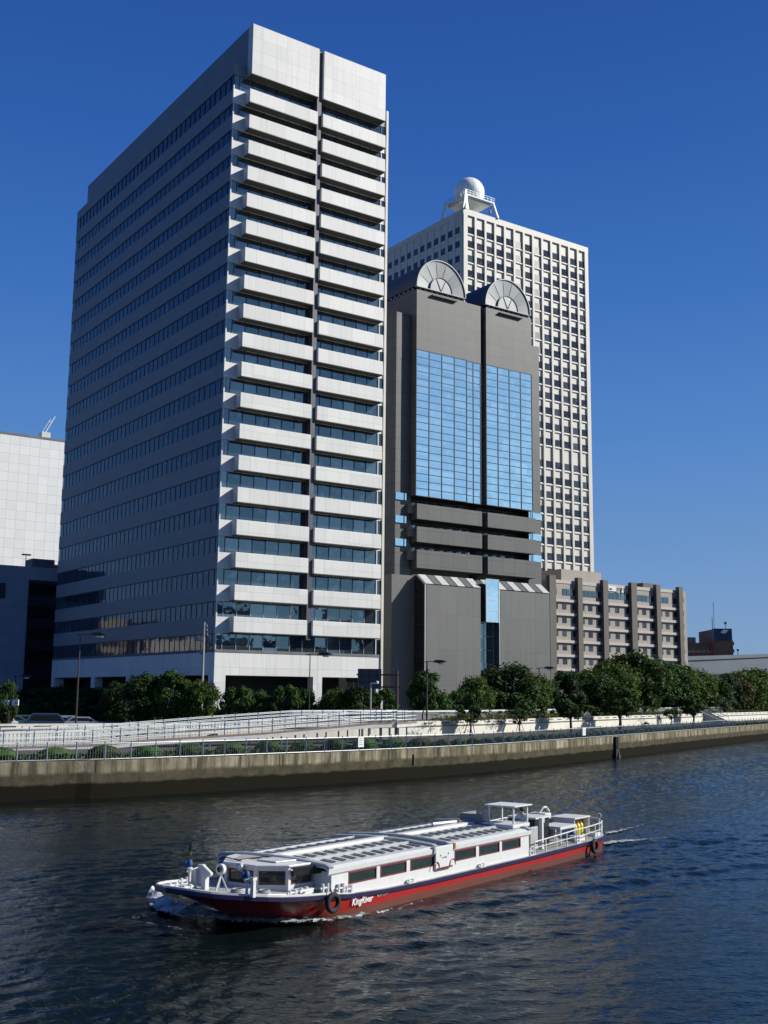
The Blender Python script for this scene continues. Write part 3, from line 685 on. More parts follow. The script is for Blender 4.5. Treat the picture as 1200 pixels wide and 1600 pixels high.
ring = np.array([(x0, y0, 0), (x1, y0, 0), (x1, y1, 0), (x0, y1, 0), (-E, -E, 0), (E, -E, 0), (E, E, 0), (-E, E, 0)])
co = np.vstack([co, ring]); fq = np.vstack([fq, np.array([(nb+4, nb+5, nb+1, nb), (nb+5, nb+6, nb+2, nb+1), (nb+6, nb+7, nb+3, nb+2), (nb+7, nb+4, nb, nb+3)])])
me.vertices.add(len(co)); me.vertices.foreach_set('co', co.ravel()); me.loops.add(len(fq)*4); me.loops.foreach_set('vertex_index', fq.ravel().astype(np.int32))
me.polygons.add(len(fq)); me.polygons.foreach_set('loop_start', np.arange(0, len(fq)*4, 4, dtype=np.int32)); me.polygons.foreach_set('use_smooth', np.ones(len(fq), dtype=bool)); me.update(calc_edges=True); me.validate()
me.materials.append(M['river_water']); o = bpy.data.objects.new('river_water', me); C.objects.link(o); o['kind'] = 'structure'
b = MB(); A = offset(QS, QN, .3, 3.0); B = [Vector((p.x-3000*.77, p.y+3000*.64, 3.0)) for p in A]
# street ground: from behind the flood wall to the horizon
W = [V2(-250, -28), V2(-120, 42), V2(-62, 75), V2(-32, 95.4), V2(-15, 107.3), V2(0.89, 118.4), V2(13.68, 134.4), V2(32.45, 165.5), V2(52, 196), V2(80.87, 241.3), V2(120, 306), V2(200, 436), V2(390, 740)]
WS = smooth_line(W, 2.0); WN = normals(WS)
A = [Vector((p.x, p.y, 3.0)) for p in WS]; B = [Vector((-4500+i/len(WS)*9000, 5000, 3.0)) for i in range(len(WS))]
B[0] = Vector((-6000, 1500, 3.0)); strip(b, A, B); g_ = b.build('street_ground', ['asphalt']); g_['kind'] = 'structure'
b = MB()
def near(P, q): return min(range(len(P)), key=lambda i: (P[i]-q).length)
A = offset(QS, QN, .45, 2.4); Bm = offset(QS, QN, 4.2, 2.45)
strip(b, A, Bm, 0)
Bw = [WS[near(WS, p)]*1.0 for p in Bm]; Bw = [Vector((p.x, p.y, 2.72)) for p in Bw]
strip(b, Bm, Bw, 1); o = b.build('promenade_path', ['paver_red', 'soil']); o['kind'] = 'structure'
b = MB(); wall_strip(b, QS, QN, 0, .5, -1.5, 2.44, 0); tag(b.build('quay_wall', ['quay_concrete']), 'long stained concrete quay wall rising from the water, weedy below and pale above', 'quay wall')
i0 = near(QS, V2(27.6, 135.8))
b = MB(); p = QS[i0]; n = QN[i0]; d = Vector((n.y, -n.x, 0))
b.tube([p-n*.1+Vector((0, 0, 2.4)), p-n*.12+Vector((0, 0, .9)), p-n*.6-d*.6+Vector((0, 0, -.3))], .42, 8); tag(b.build('drain_chute', ['rubber']), 'black chute hanging down the quay wall into the water', 'drain')
b = MB(); i1 = near(QS, zp(655, 1178, 2.0).to_2d().to_3d()); p = QS[i1]; b.box(p.x-.05, p.x+.05, p.y-.12, p.y+.1, 1.1, 2.0); tag(b.build('wall_slit', ['rubber']), 'thin dark slit in the quay wall below the middle of the railing', 'drain slit')
# ------------------------------------------------ river railing
a_, z_ = near(QS, V2(-33, 67)), near(QS, V2(84, 231))
RP = QS[a_:z_+1]; RN = QN[a_:z_+1]; RL = arclen(RP)
def at_len(P, L, s):
    for i in range(len(P)-1):
        if L[i+1] >= s: t = (s-L[i])/(L[i+1]-L[i]); return P[i].lerp(P[i+1], t), i
    return P[-1], len(P)-2
rr = empty('river_railing', (RP[0].x, RP[0].y, 2.4), 0, 'long low grey metal railing with thin upright bars along the quay edge', 'railing')
def rmb(): return MB((RP[0].x, RP[0].y, 2.4))
line = offset(RP, RN, .35)
for z, r, nm in ((1.15, .035, 'top_rail'), (.12, .03, 'bottom_rail')):
    b = rmb(); b.tube([q+Vector((0, 0, 2.4+z)) for q in line], r, 6); b.build(nm, ['galvanised'], rr)
s = .4; post = None; cnt = 0
while s < RL[-1] and cnt < 98:
    q, i = at_len(line, RL, s); b = MB(q+Vector((0, 0, 2.4))); b.box(q.x-.04, q.x+.04, q.y-.04, q.y+.04, 2.4, 3.68); b.box(q.x-.09, q.x+.09, q.y-.09, q.y+.09, 2.41, 2.44)
    if post is None: post = b.build('post', ['galvanised'], rr); o = post
    else: o = post.copy(); C.objects.link(o); o.parent = rr
    o.location = Vector((q.x, q.y, 2.4))-Vector((RP[0].x, RP[0].y, 2.4)); s += 1.95; cnt += 1
b = rmb(); s = 0
while s < min(RL[-1], 150):
    q, i = at_len(line, RL, s); b.box(q.x-.008, q.x+.008, q.y-.008, q.y+.008, 2.5, 3.5); s += .19
b.build('bar_infill', ['galvanised'], rr)
for nm, px_, py_, lab in (('notice_board', 535, 1157, 'white notice board hung on the river railing beside the ramps'), ('notice_board', 922, 1142, 'small white notice on the river railing near the red bench')):
    g = zp(px_, 1171 if px_ < 600 else 1155, 2.4); i = near(QS, V2(g.x, g.y)); p = QS[i]+QN[i]*.28; d = Vector((QN[i].y, -QN[i].x, 0))
    b = MB(); hw = .33 if px_ < 600 else .45
    a1 = p-d*hw; a2 = p+d*hw; b.prism([Vector((a1.x, a1.y, 2.75)), Vector((a2.x, a2.y, 2.75)), Vector((a2.x, a2.y, 3.6)), Vector((a1.x, a1.y, 3.6))], QN[i]*.04, 0)
    for k in range(4):
        t1 = a1.lerp(a2, .2); t2 = a1.lerp(a2, .8 if k % 2 else .65)
        b.prism([Vector((t1.x, t1.y, 3.4-k*.15)), Vector((t2.x, t2.y, 3.4-k*.15)), Vector((t2.x, t2.y, 3.44-k*.15)), Vector((t1.x, t1.y, 3.44-k*.15))], -QN[i]*.005, 1)
    tag(b.build(nm, ['sign_white', 'parapet_grey']), lab, 'notice board')
# ------------------------------------------------ flood wall (white, slotted), upper parapet
i0, i1 = near(WS, V2(-75, 67)), near(WS, V2(130, 322))
FP, FN = WS[i0:i1], WN[i0:i1]
fw = empty('flood_wall', (0, 0, 0), 0, 'long cream white flood wall with a row of dark slots and a ledge', 'wall')
b = MB(); wall_strip(b, FP, FN, 0, .5, 2.4, 3.75, 0); b.build('lower_wall', ['wall_white'], fw)
b = MB(); wall_strip(b, FP, FN, .12, .5, 3.754, 4.25, 0); b.build('upper_wall', ['wall_white'], fw)
b = MB(); wall_strip(b, FP, FN, -.1, .12, 3.70, 3.80, 0); b.build('ledge', ['parapet_grey'], fw)
b = MB(); FL = arclen(FP); s = 1
while s < FL[-1]-3:
    q, i = at_len(FP, FL, s); q2, j = at_len(FP, FL, s+1.5); n = FN[i]
    a1, a2 = q+n*.11, q2+n*.11
    b.prism([Vector((a1.x, a1.y, 3.98)), Vector((a2.x, a2.y, 3.98)), Vector((a2.x, a2.y, 4.08)), Vector((a1.x, a1.y, 4.08))], -n*.012); s += 3.0
b.build('slots', ['slot_dark'], fw)
i0 = near(WS, V2(-9, 113)); UP, UN = WS[i0:i1], WN[i0:i1]
uw = empty('upper_parapet', (0, 0, 0), 0, 'grey concrete parapet with a bright white cap on top of the flood bank', 'wall')
b = MB(); wall_strip(b, UP, UN, 2.6, 3.0, 3.0, 5.12, 0); b.build('parapet', ['parapet_grey'], uw)
b = MB(); wall_strip(b, UP, UN, 2.52, 3.08, 5.122, 5.3, 0); b.build('cap', ['cap_white'], uw)
b = MB(); A = offset(FP, FN, .5, 4.2); B = offset(FP, FN, 2.6, 4.35)
k0 = near(FP, V2(-9, 113)); strip(b, A[k0:], B[k0:]); o = b.build('upper_bed_ground', ['soil']); o['kind'] = 'structure'
b = MB(); rg = random.Random(21); DL = arclen(A[k0:]); s = 2.0
from mathutils import noise as mn2
while s < DL[-1]-2:
    q, i = at_len(A[k0:], DL, s); q2, _ = at_len(B[k0:], DL, min(s, DL[-1]-3)) if False else (q, 0)
    if mn2.noise(Vector((s*.09, 3, 0))) > -.08:
        for _ in range(38):
            n_ = FN[k0+i]; P = q+n_*rg.uniform(.1, 1.9)+Vector((rg.uniform(-.5, .5), rg.uniform(-.5, .5), rg.uniform(0, .5))); nr = Vector((rg.uniform(-1, 1), rg.uniform(-1, 1), rg.uniform(0, 1))).normalized(); t = nr.orthogonal().normalized(); w_ = nr.cross(t)
            b.add([P-t*.17, P-w_*.11, P+t*.17, P+w_*.11], [(0, 1, 2, 3)])
    s += .8
o = b.build('bank_planting', ['leaf_4']); o['kind'] = 'stuff'; tag(o, 'patchy low planting on top of the flood bank', 'planting')
# ------------------------------------------------ ramps
def ramp_thing(P, hw, label, cols=False, nrail=3):
    """P: list of 3D points of the walking surface's centre line"""
    e = empty('footbridge_ramp', P[0], 0, label, 'ramp'); off = P[0]
    d = (P[-1]-P[0]); d.z = 0; d.normalize(); n = Vector((-d.y, d.x, 0))
    b = MB(off)
    for i in range(len(P)-1):
        a, c = P[i], P[i+1]
        b.prism([a-n*hw, a+n*hw, a+n*hw-Vector((0, 0, .28)), a-n*hw-Vector((0, 0, .28))], c-a, 0)
    b.build('deck', ['ramp_concrete'], e)
    b = MB(off)
    for i in range(len(P)-1):
        a, c = P[i]-n*(hw+.01)+Vector((0, 0, .02)), P[i+1]-n*(hw+.01)+Vector((0, 0, .02))
        b.prism([a, a+n*.3, a+n*.3+Vector((0, 0, .14)), a+Vector((0, 0, .14))], c-a, 0)
    b.build('kerb', ['ramp_brown'], e)
    for side in (-1, 1):
        r = MB(off)
        for hz in ([1.15, .85, .55, .3] if nrail == 4 else [1.15, .75, .4]):
            r.tube([p+n*side*(hw-.1)+Vector((0, 0, hz)) for p in P], .038, 6)
        r.build('handrail', ['steel_white'], e)
        L = arclen(P); s = 0
        while s <= L[-1]:
            q, i = at_len(P, L, s); q = q+n*side*(hw-.1); MB(off).box(q.x-.045, q.x+.045, q.y-.045, q.y+.045, q.z, q.z+1.28).build('post', ['galvanised'], e); s += 2.3
        bm_ = MB(off); s = 0
        while s <= L[-1]:
            q, i = at_len(P, L, s); q = q+n*side*(hw-.1); bm_.box(q.x-.01, q.x+.01, q.y-.01, q.y+.01, q.z+.1, q.z+1.1); s += .3
        bm_.build('bar_infill', ['galvanised'], e)
    if cols:
        L = arclen(P); s = 1.0
        while s <= L[-1]:
            q, i = at_len(P, L, s)
            if q.z > 2.95:
                for side in (-1, 1):
                    q2 = q+n*side*(hw-.25); MB(off).box(q2.x-.07, q2.x+.07, q2.y-.07, q2.y+.07, 2.4, q.z-.28).build('column', ['galvanised'], e)
            s += 2.3
    return e
def v3(x, y, z): return Vector((x, y, z))
near_ramp = [v3(-42, 78, 2.64), v3(-29.3, 86.8, 2.66), v3(-23.1, 91.1, 2.74), v3(-19, 94, 3.08), v3(-10.6, 99.9, 3.5), v3(-1.4, 106.4, 4.25), v3(.4, 107.6, 4.28)]
ramp_thing(near_ramp, 1.0, 'nearer white railed ramp climbing to the right above the clipped shrubs', True)
far_ramp = [v3(-38, 86.2, 2.8), v3(-30.9, 91.2, 2.82), v3(-23.8, 96.2, 3.0), v3(-15.5, 102, 3.7), v3(-7.9, 107.4, 4.25), v3(2.0, 114.3, 4.3)]
ramp_thing(far_ramp, 1.0, 'farther white railed ramp climbing to the right in front of the flood wall', False, 4)
landing = [v3(.4, 107.6, 4.25), v3(2.4, 112.8, 4.27)]
ramp_thing(landing, 1.1, 'short railed landing joining the tops of the two ramps', True)
b = MB(); g = zp(428, 1128, 3.9); b.box(g.x-.9, g.x+.9, g.y-.05, g.y, 3.2, 3.85); tag(b.build('blank_board', ['parapet_grey']), 'plain grey board fixed low on the ramp railing', 'board')
# ------------------------------------------------ stair at right
g = zp(1128, 1128, 2.8); i = near(WS, V2(g.x, g.y)); p = WS[i]; n = WN[i]; d = Vector((n.y, -n.x, 0))
st = empty('river_stair', (p.x, p.y, 2.7), 0, 'dark concrete stair with two white sloping sides climbing the flood wall', 'stair')
b = MB((p.x, p.y, 2.7)); N_ = 14
for k in range(N_):
    a = p-n*3.2+n*(3.2+2.6)*k/N_; q0 = a-d*1.6; q1 = a+d*1.6; z1 = 2.72+(k+1)*2.5/N_
    b.prism([v3(q0.x, q0.y, 2.4), v3(q1.x, q1.y, 2.4), v3(q1.x, q1.y, z1), v3(q0.x, q0.y, z1)], n*(5.8/N_), 0)
b.build('steps', ['asphalt'], st)
for sd in (-1, 1):
    b = MB((p.x, p.y, 2.7)); q = p+d*sd*1.75; a = q-n*3.4; c = q+n*2.6
    b.prism([v3(a.x, a.y, 2.4), v3(c.x, c.y, 2.4), v3(c.x, c.y, 5.5), v3(a.x, a.y, 2.9)], d*.15, 0); b.build('side_wall', ['ramp_concrete'], st)
    b = MB((p.x, p.y, 2.7)); b.tube([v3(a.x, a.y, 3.7), v3(c.x, c.y, 6.3)], .05, 6)
    for t in (0, .25, .5, .75, 1): m_ = a.lerp(c, t); b.bar((m_.x, m_.y, 2.9+2.6*t), (m_.x, m_.y, 3.7+2.6*t), .05)
    b.build('handrail', ['steel_white'], st)
# red bench under the right promenade trees
g = zp(925, 1141, 2.7); i = near(WS, V2(g.x, g.y)); d = Vector((WN[i].y, -WN[i].x, 0)); n = WN[i]; p = V2(g.x, g.y)
be = empty('long_bench', (p.x, p.y, 2.6), 0, 'long low red brown bench at the foot of the flood wall', 'bench')
b = MB((p.x, p.y, 2.6)); a = p-d*4; b.prism([v3(a.x, a.y, 2.95), v3(a.x+n.x*.6, a.y+n.y*.6, 2.95), v3(a.x+n.x*.6, a.y+n.y*.6, 3.12), v3(a.x, a.y, 3.12)], d*8); b.build('seat', ['ramp_brown'], be)
for t in (-3.5, 0, 3.5): q = p+d*t; MB((p.x, p.y, 2.6)).box(q.x-.2, q.x+.2, q.y, q.y+.3, 2.4, 2.95).build('leg', ['ramp_concrete'], be)
# ================================================================== plants
def crown_verts(rng, n, rx, ry, rz, clumps, leaf, flat=.0, cone=0.0, spread=.26):
    vs, fs = [], []
    cl = []
    while len(cl) < clumps:
        p = Vector((rng.uniform(-1, 1), rng.uniform(-1, 1), rng.uniform(-1, 1)))
        if not (.25 < p.length < .95): continue
        p *= rng.uniform(.75, 1.0)/max(p.length, .5)*.8
        if cone: f = 1-cone*(p.z+1)/2; p.x *= f; p.y *= f
        if p.z < -.75 and flat: continue
        cl.append((p, rng.uniform(.6, 1.25)))
    for i in range(n):
        c, s = cl[rng.randrange(len(cl))]
        d = Vector((rng.gauss(0, 1), rng.gauss(0, 1), rng.gauss(0, .75)))
        d = d.normalized()*spread*s*(rng.random()**.45)
        q = c+d; P = Vector((q.x*rx, q.y*ry, q.z*rz))
        nrm = (d.normalized()*1.1+Vector((rng.uniform(-1, 1), rng.uniform(-1, 1), rng.uniform(-.3, 1.2)))).normalized()
        t = nrm.orthogonal().normalized(); t.rotate(Matrix.Rotation(rng.uniform(0, 6.28), 3, nrm)); w = nrm.cross(t)
        L = leaf*rng.uniform(.6, 1.3); b = len(vs)
        vs += [P-t*L*.5, P+w*L*.32, P+t*L*.55, P-w*L*.32]; fs.append((b, b+1, b+2, b+3))
    return vs, fs, cl
def crown_obj(rng, mat, parent, c, *a, **k):
    vs, fs, cl = crown_verts(rng, *a, **k); mb = MB(); mb.v = [tuple(v+c) for v in vs]; mb.f = fs; mb.m = [0]*len(fs)
    return mb.build('crown', [mat], parent), cl
def tree_proto(seed, h, r, trunk_h, mat, n=5200, clumps=46, leaf=.34, cone=.25, wild=1.0):
    rng = random.Random(seed); e = empty('tree', (0, 0, 0))
    rz = (h-trunk_h)/2; c = Vector((0, 0, trunk_h+rz))
    cr, cl = crown_obj(rng, mat, e, c, n, r*1.08, r*1.08, rz*1.08, clumps, leaf, cone=cone, spread=.27*wild)
    b = MB(); tr = h*.02+.04; bend = Vector((rng.uniform(-.2, .2), rng.uniform(-.2, .2), 0))
    b.tube([Vector((0, 0, -.1)), Vector((0, 0, trunk_h*.6))+bend*.5, Vector((0, 0, trunk_h+rz*.7))+bend], tr*1.3, 7, r2=tr*.5)
    for i in range(9):
        p, s = cl[i]; t = Vector((p.x*r, p.y*r, p.z*rz))+c; z0 = trunk_h*(.7+.5*rng.random()); a = Vector((0, 0, z0))+bend*.6
        b.tube([a, a.lerp(t, .5)+Vector((0, 0, .25)), t], tr*.5, 5, r2=tr*.15)
    b.build('trunk', ['bark'], e); return e
protos = {}
for i, (mat, cone, clumps, wild) in enumerate((('leaf_0', .2, 48, 1.0), ('leaf_1', .35, 40, .95), ('leaf_2', .1, 54, 1.1), ('leaf_3', .45, 44, .9), ('leaf_1', 0., 34, .85))):
    protos[i] = tree_proto(100+i, 8.0, 3.4, .9, mat, 9000, clumps+10, .36, cone, wild)
used = set()
def plant(kind, x, top, halfw, Y, label, group=None, base=3.0, rot=None):
    p = yp(x, 1100, Y); topz = yp(x, top, Y).z; h = topz-base; w = halfw/F_PX*Y
    if kind not in used: used.add(kind); e = protos[kind]
    else: e = copy_tree(protos[kind])
    e.location = (p.x, p.y, base); e.rotation_euler = (0, 0, (x*1.7) % 6.28 if rot is None else rot); e.scale = (w/3.4, w/3.4, h/8.0)
    return tag(e, label, 'tree', group)
TR = [
 (0, 8, 1062, 20, 112, 'green tree cut by the left edge of the picture beside the small road sign'),
 (3, 48, 1074, 34, 143, 'dark shaded tree behind the parked cars, leftmost of the shaded row'),
 (0, 95, 1070, 34, 145, 'dark shaded tree right behind the tall lamp post at the left'),
 (3, 142, 1072, 34, 143, 'dark shaded tree between the tall lamp post and the large bushy tree'),
 (0, 186, 1064, 30, 132, 'shaded bushy tree joined to the left flank of the large bushy tree'),
 (0, 226, 1050, 34, 121, 'large bushy tree with a ragged top left of the white tower corner'),
 (1, 272, 1044, 34, 120, 'tallest bushy tree below the shaded side of the white tower'),
 (2, 316, 1062, 26, 119, 'bushy tree at the foot of the wooden utility pole'),
 (4, 372, 1070, 24, 120, 'round tree hiding the left end of the dark entrance of the white tower'),
 (1, 408, 1076, 22, 121, 'small tree in front of the dark entrance, left of the pair of matching trees'),
 (4, 446, 1068, 22, 120, 'upright tree in the middle of the dark entrance of the white tower'),
 (3, 478, 1074, 20, 121, 'narrow tree around the thin dark lamp post'),
 (2, 522, 1076, 22, 120, 'low tree beside the white slanted column of the white tower'),
 (0, 562, 1064, 26, 120, 'dense tree below the dark back of the road sign gantry'),
 (4, 602, 1074, 22, 122, 'tree between the gantry post and the white tower edge'),
 (1, 668, 1044, 34, 128, 'tall open tree standing left of the smooth grey wall of the grey tower'),
 (4, 716, 1076, 20, 131, 'small pale green tree in front of the smooth grey wall'),
 (2, 742, 1056, 26, 132, 'bright green tree touching the left side of the wide spreading tree'),
 (0, 798, 1034, 46, 133, 'wide spreading dark tree below the glass stair of the grey tower'),
 (2, 836, 1052, 26, 136, 'green tree right under the lamp at the grey tower corner'),
 (3, 884, 1046, 24, 150, 'tree with a thin top in front of the first pier of the hotel'),
 (0, 925, 1048, 36, 150, 'dark rounded tree below the second and third hotel piers'),
 (2, 958, 1034, 34, 158, 'broad tree left of the tallest tree before the hotel'),
 (0, 996, 1016, 42, 165, 'tallest broad tree in front of the hotel'),
 (1, 1040, 1030, 38, 168, 'large yellow green tree before the right end of the hotel'),
 (2, 1076, 1044, 34, 172, 'sloping tree beside the right corner of the hotel'),
 (0, 1112, 1056, 28, 180, 'tree below the left part of the elevated road'),
 (5, 1146, 1050, 26, 185, 'dull olive tree below the middle of the elevated road'),
 (2, 1178, 1044, 26, 190, 'yellowish tree below the right end of the elevated road'),
 (0, 1206, 1046, 26, 195, 'tree cut by the right edge of the picture'),
 (2, 935, 1040, 30, 182, 'back tree filling between the dark rounded tree and the broad tree before the hotel'),
 (0, 975, 1022, 34, 190, 'back tree just left of the tallest one before the hotel'),
 (1, 1018, 1023, 34, 198, 'back tree just right of the tallest one before the hotel'),
 (2, 1058, 1036, 32, 206, 'back tree rising behind the sloping tree at the right corner of the hotel'),
 (0, 1094, 1049, 28, 216, 'back tree at the left end of the elevated road'),
 (3, 1130, 1053, 28, 226, 'darkest back tree under the elevated road'),
 (2, 1162, 1049, 28, 236, 'yellow green back tree under the elevated road near the right edge'),
 (1, 1192, 1047, 28, 246, 'back tree near the right edge behind the yellowish tree'),
 (3, 858, 1060, 24, 160, 'dark low tree filling between the grey tower corner and the hotel'),
]
protos[5] = tree_proto(140, 8.0, 3.4, .9, 'leaf_5', 9000, 60, .36, .2, 1.0)
def wallY(x):
    return lerp_tab([(600, 118), (780, 134.4), (950, 165.5), (1200, 241), (1300, 300)], x)
def lerp_tab(tab, x):
    for (a, b_), (c, d) in zip(tab, tab[1:]):
        if a <= x <= c: return b_+(d-b_)*(x-a)/(c-a)
    return tab[0][1] if x < tab[0][0] else tab[-1][1]
for k, x, t, hw_, Y, lab in TR: plant(k, x, t, hw_*(1.4 if x > 860 else 1.18), max(Y, wallY(x)+8) if x > 640 else Y, lab, 'street trees behind the flood wall')
# second, lower layer of bushy growth filling the foot of the row
hp = random.Random(5)
hedge_pts = [(x, (134 if x < 190 else 122) if x < 600 else wallY(x)+5) for x in range(-10, 1230, 22)]
b = MB(); vs_all = []
for (x, Y) in hedge_pts:
    c = yp(x, 1100, Y+2); vs, fs, cl = crown_verts(hp, 800, 2.2+max(0, Y-122)*.012, 2.0, 1.5, 12, .32); base = len(b.v)
    b.v += [tuple(v+Vector((c.x, c.y, 4.4))) for v in vs]; b.f += [tuple(base+i for i in f) for f in fs]; b.m += [0]*len(fs)
o = b.build('undergrowth', ['leaf_3']); o['kind'] = 'stuff'; tag(o, 'dense dark undergrowth below the street trees', 'undergrowth')
# young staked trees on the promenade
yprotos = {0: tree_proto(200, 4.0, 1.5, 1.15, 'leaf_0', 3400, 30, .24, .1), 1: tree_proto(201, 4.0, 1.5, 1.3, 'leaf_1', 1300, 16, .24, .3)}
yused = set()
def young(kind, x, top, halfw, basepx, label, stakes=True):
    g = zp(x, basepx, 2.65)*.965; i = near(WS, V2(g.x, g.y)); p = V2(g.x, g.y); Y = p.y
    if (WS[i]-p).dot(WN[i]) < 1.6: p = WS[i]-WN[i]*1.7; Y = p.y
    h = yp(x, top, Y).z-2.6; w = halfw/F_PX*Y
    if kind not in yused: yused.add(kind); e = yprotos[kind]
    else: e = copy_tree(yprotos[kind])
    if stakes:
        b = MB()
        for t in range(3): a = t*2.09+.4; b.bar((.75*cos(a), .75*sin(a), 0), (.08*cos(a), .08*sin(a), 1.9), .07)
        b.build('stakes', ['pole_concrete'], e)
    e.location = (p.x, p.y, 2.6); e.rotation_euler = (0, 0, x % 6.28); e.scale = (w/1.5, w/1.5, h/4.0)
    return tag(e, label, 'tree', 'young trees on the promenade')
young(0, 893, 1078, 27, 1141, 'dense dark promenade tree beside the left end of the red bench', False)
young(0, 969, 1072, 30, 1137, 'largest dense promenade tree right of the red bench', False)
young(0, 1083, 1088, 20, 1130, 'round headed young promenade tree with a straight thin trunk left of the stair', False)
young(1, 1036, 1106, 14, 1131, 'very thin young promenade tree beside the yellow green bush', False)
young(0, 712, 1082, 22, 1147, 'young staked promenade tree casting its shadow on the white wall, leftmost of the row')
young(1, 812, 1104, 17, 1144, 'thin sparse young promenade tree left of the two dense round ones')
# clipped shrubs behind the railing
sp = MB(); rng = random.Random(9)
vs, fs, cl = crown_verts(rng, 1500, 1.0, .75, .42, 26, .12); sp.v = [tuple(v+Vector((0, 0, .35))) for v in vs]; sp.f = fs; sp.m = [0]*len(fs)
sp.lathe((0, 0, 0), [(.75, 0), (.8, .3), (.5, .6), (.05, .72)], 10, 0)
shrub = {}
for kk, mat in ((0, 'leaf_1'), (1, 'leaf_0'), (2, 'leaf_5')):
    shrub[kk] = sp.build('clipped_shrub', [mat])
lab = {0: 'round clipped green shrub in the row behind the river railing', 1: 'round clipped dark green shrub in the row behind the river railing', 2: 'round clipped brownish shrub in the row behind the river railing'}
sused = set(); s = 0.6; cnt = 0; l2 = offset(RP, RN, 1.9)
while s < RL[-1]-1 and cnt < 60:
    q, i = at_len(l2, RL, s); k = rng.choice((0, 1, 2, 0, 1)); big = q.y < 103
    if k not in sused: sused.add(k); o = shrub[k]
    else: o = shrub[k].copy(); C.objects.link(o)
    d = RN[i]; o.location = (q.x, q.y, 2.42); o.rotation_euler = (0, 0, atan2(-d.x, d.y)+rng.uniform(-.1, .1)); f = 1.25 if big else .85; o.scale = (f*1.25*rng.uniform(.9, 1.1), f, f*rng.uniform(.92, 1.15))
    tag(o, lab[k], 'shrub', 'clipped shrubs behind the river railing'); s += 3.6 if big else 2.6; cnt += 1
for k in shrub:
    if k not in sused: bpy.data.objects.remove(shrub[k])
b = MB(); rng = random.Random(11); l3 = offset(RP, RN, 1.5)
s = 0
while s < RL[-1]-.5:
    q, i = at_len(l3, RL, s)
    for _ in range(60):
        P = Vector((q.x+rng.uniform(-.5, .5), q.y+rng.uniform(-.9, .9), 2.42+rng.uniform(0, .42))); n = Vector((rng.uniform(-1, 1), rng.uniform(-1, 1), rng.uniform(.2, 1))).normalized(); t = n.orthogonal().normalized(); w_ = n.cross(t)
        L = .16; b.add([P-t*L, P-w_*L*.6, P+t*L, P+w_*L*.6], [(0, 1, 2, 3)])
    s += .8
o = b.build('ground_cover', ['leaf_0']); o['kind'] = 'stuff'; tag(o, 'low green ground cover between the clipped shrubs', 'ground cover')
# loose bushes around ramps, on the bank
bprot = {}
def bush(x, y, z, w, h, mat, label, name='bush'):
    g = zp(x, y, z); rng = random.Random(int(x)); vs, fs, cl = crown_verts(rng, 600, w, w, h/2, 14, .17)
    mb = MB(); mb.v = [tuple(v+Vector((0, 0, h/2))) for v in vs]; mb.f = fs; mb.m = [0]*len(fs); o = mb.build(name, [mat]); o.location = (g.x, g.y, z-.05)
    return tag(o, label, 'bush')
bush(190, 1160, 2.7, .8, 1.3, 'leaf_0', 'small green bush growing beside the nearer ramp, leftmost of three')
bush(230, 1160, 2.7, 1.1, 1.5, 'leaf_4', 'straggly olive bush growing beside the nearer ramp')
bush(336, 1156, 2.8, 1.0, 1.5, 'leaf_5', 'brownish dry bush beside the middle of the nearer ramp')
bush(404, 1150, 2.9, .6, 1.4, 'leaf_5', 'small brown sprig against the nearer ramp kerb')
bush(592, 1150, 2.6, 1.4, 3.2, 'leaf_3', 'dark round bush at the right end of the nearer ramp')
bush(700, 1128, 4.2, 3.0, 1.2, 'leaf_4', 'low yellow green planting on the flood wall behind the leftmost young tree')
bush(745, 1127, 4.2, 3.2, 1.2, 'leaf_4', 'low pale planting spilling over the flood wall right of the leftmost young tree')
bush(780, 1125, 4.2, 2.4, 1.1, 'leaf_4', 'low planting on the flood wall left of the thin sparse tree')
bush(1018, 1118, 4.2, 3.6, 1.6, 'leaf_2', 'yellow green bush on top of the flood wall right of the largest promenade tree')
bush(1058, 1122, 3.2, 1.6, 2.6, 'leaf_0', 'dark green bush against the flood wall left of the round headed tree')
bush(1150, 1122, 3.0, 4.0, 2.6, 'leaf_0', 'dense green bush spreading at the right side of the stair')
bush(1172, 1120, 3.0, 3.0, 2.2, 'leaf_3', 'dark bush continuing the dense one right of the stair')
bush(1009, 1146, 2.3, .8, 1.6, 'leaf_2', 'green creeper hanging over the quay edge above the black chute', 'creeper')
# ================================================================== street furniture, vehicles, far things
def street_lamp(x, top, Y, arm, label, mat='pole_dark', rad=.09, arm_y=None):
    p = yp(x, 1100, Y); h = yp(x, top, Y).z; e = empty('street_lamp', (p.x, p.y, 3.0), 0, label, 'street lamp', 'street lamps')
    o = (p.x, p.y, 3.0); b = MB(o); b.tube([(p.x, p.y, 3.0), (p.x, p.y, h)], rad*1.25, 8, r2=rad*.75); b.box(p.x-.22, p.x+.22, p.y-.22, p.y+.22, 3.0, 3.35); b.build('pole', [mat], e)
    b = MB(o); b.tube([(p.x-.4, p.y, h-.12), (p.x+arm*.65, p.y, h-.02)], .05, 6); b.build('arm', [mat], e)
    b = MB(o); q = p.x+arm*.6; b.prism([(q, p.y-.25, h-.1), (q+.5, p.y-.25, h+.16), (q+1.2, p.y-.25, h+.14), (q+1.75, p.y-.25, h-.06), (q+.9, p.y-.25, h-.2)], (0, .5, 0)); b.build('lamp_head', [mat], e, bevel=.04)
    b = MB(o); b.box(q+.7, q+1.3, p.y-.17, p.y+.17, h-.34, h-.2); b.build('lens', ['sign_white'], e)
    return e
street_lamp(120, 990, 111.5, 1.5, 'tall slender lamp post before the shaded face of the white tower', 'pole_dark', .085)
street_lamp(483, 1021, 117, 1.0, 'thin dark lamp post in front of the white tower balconies', 'pole_dark', .06)
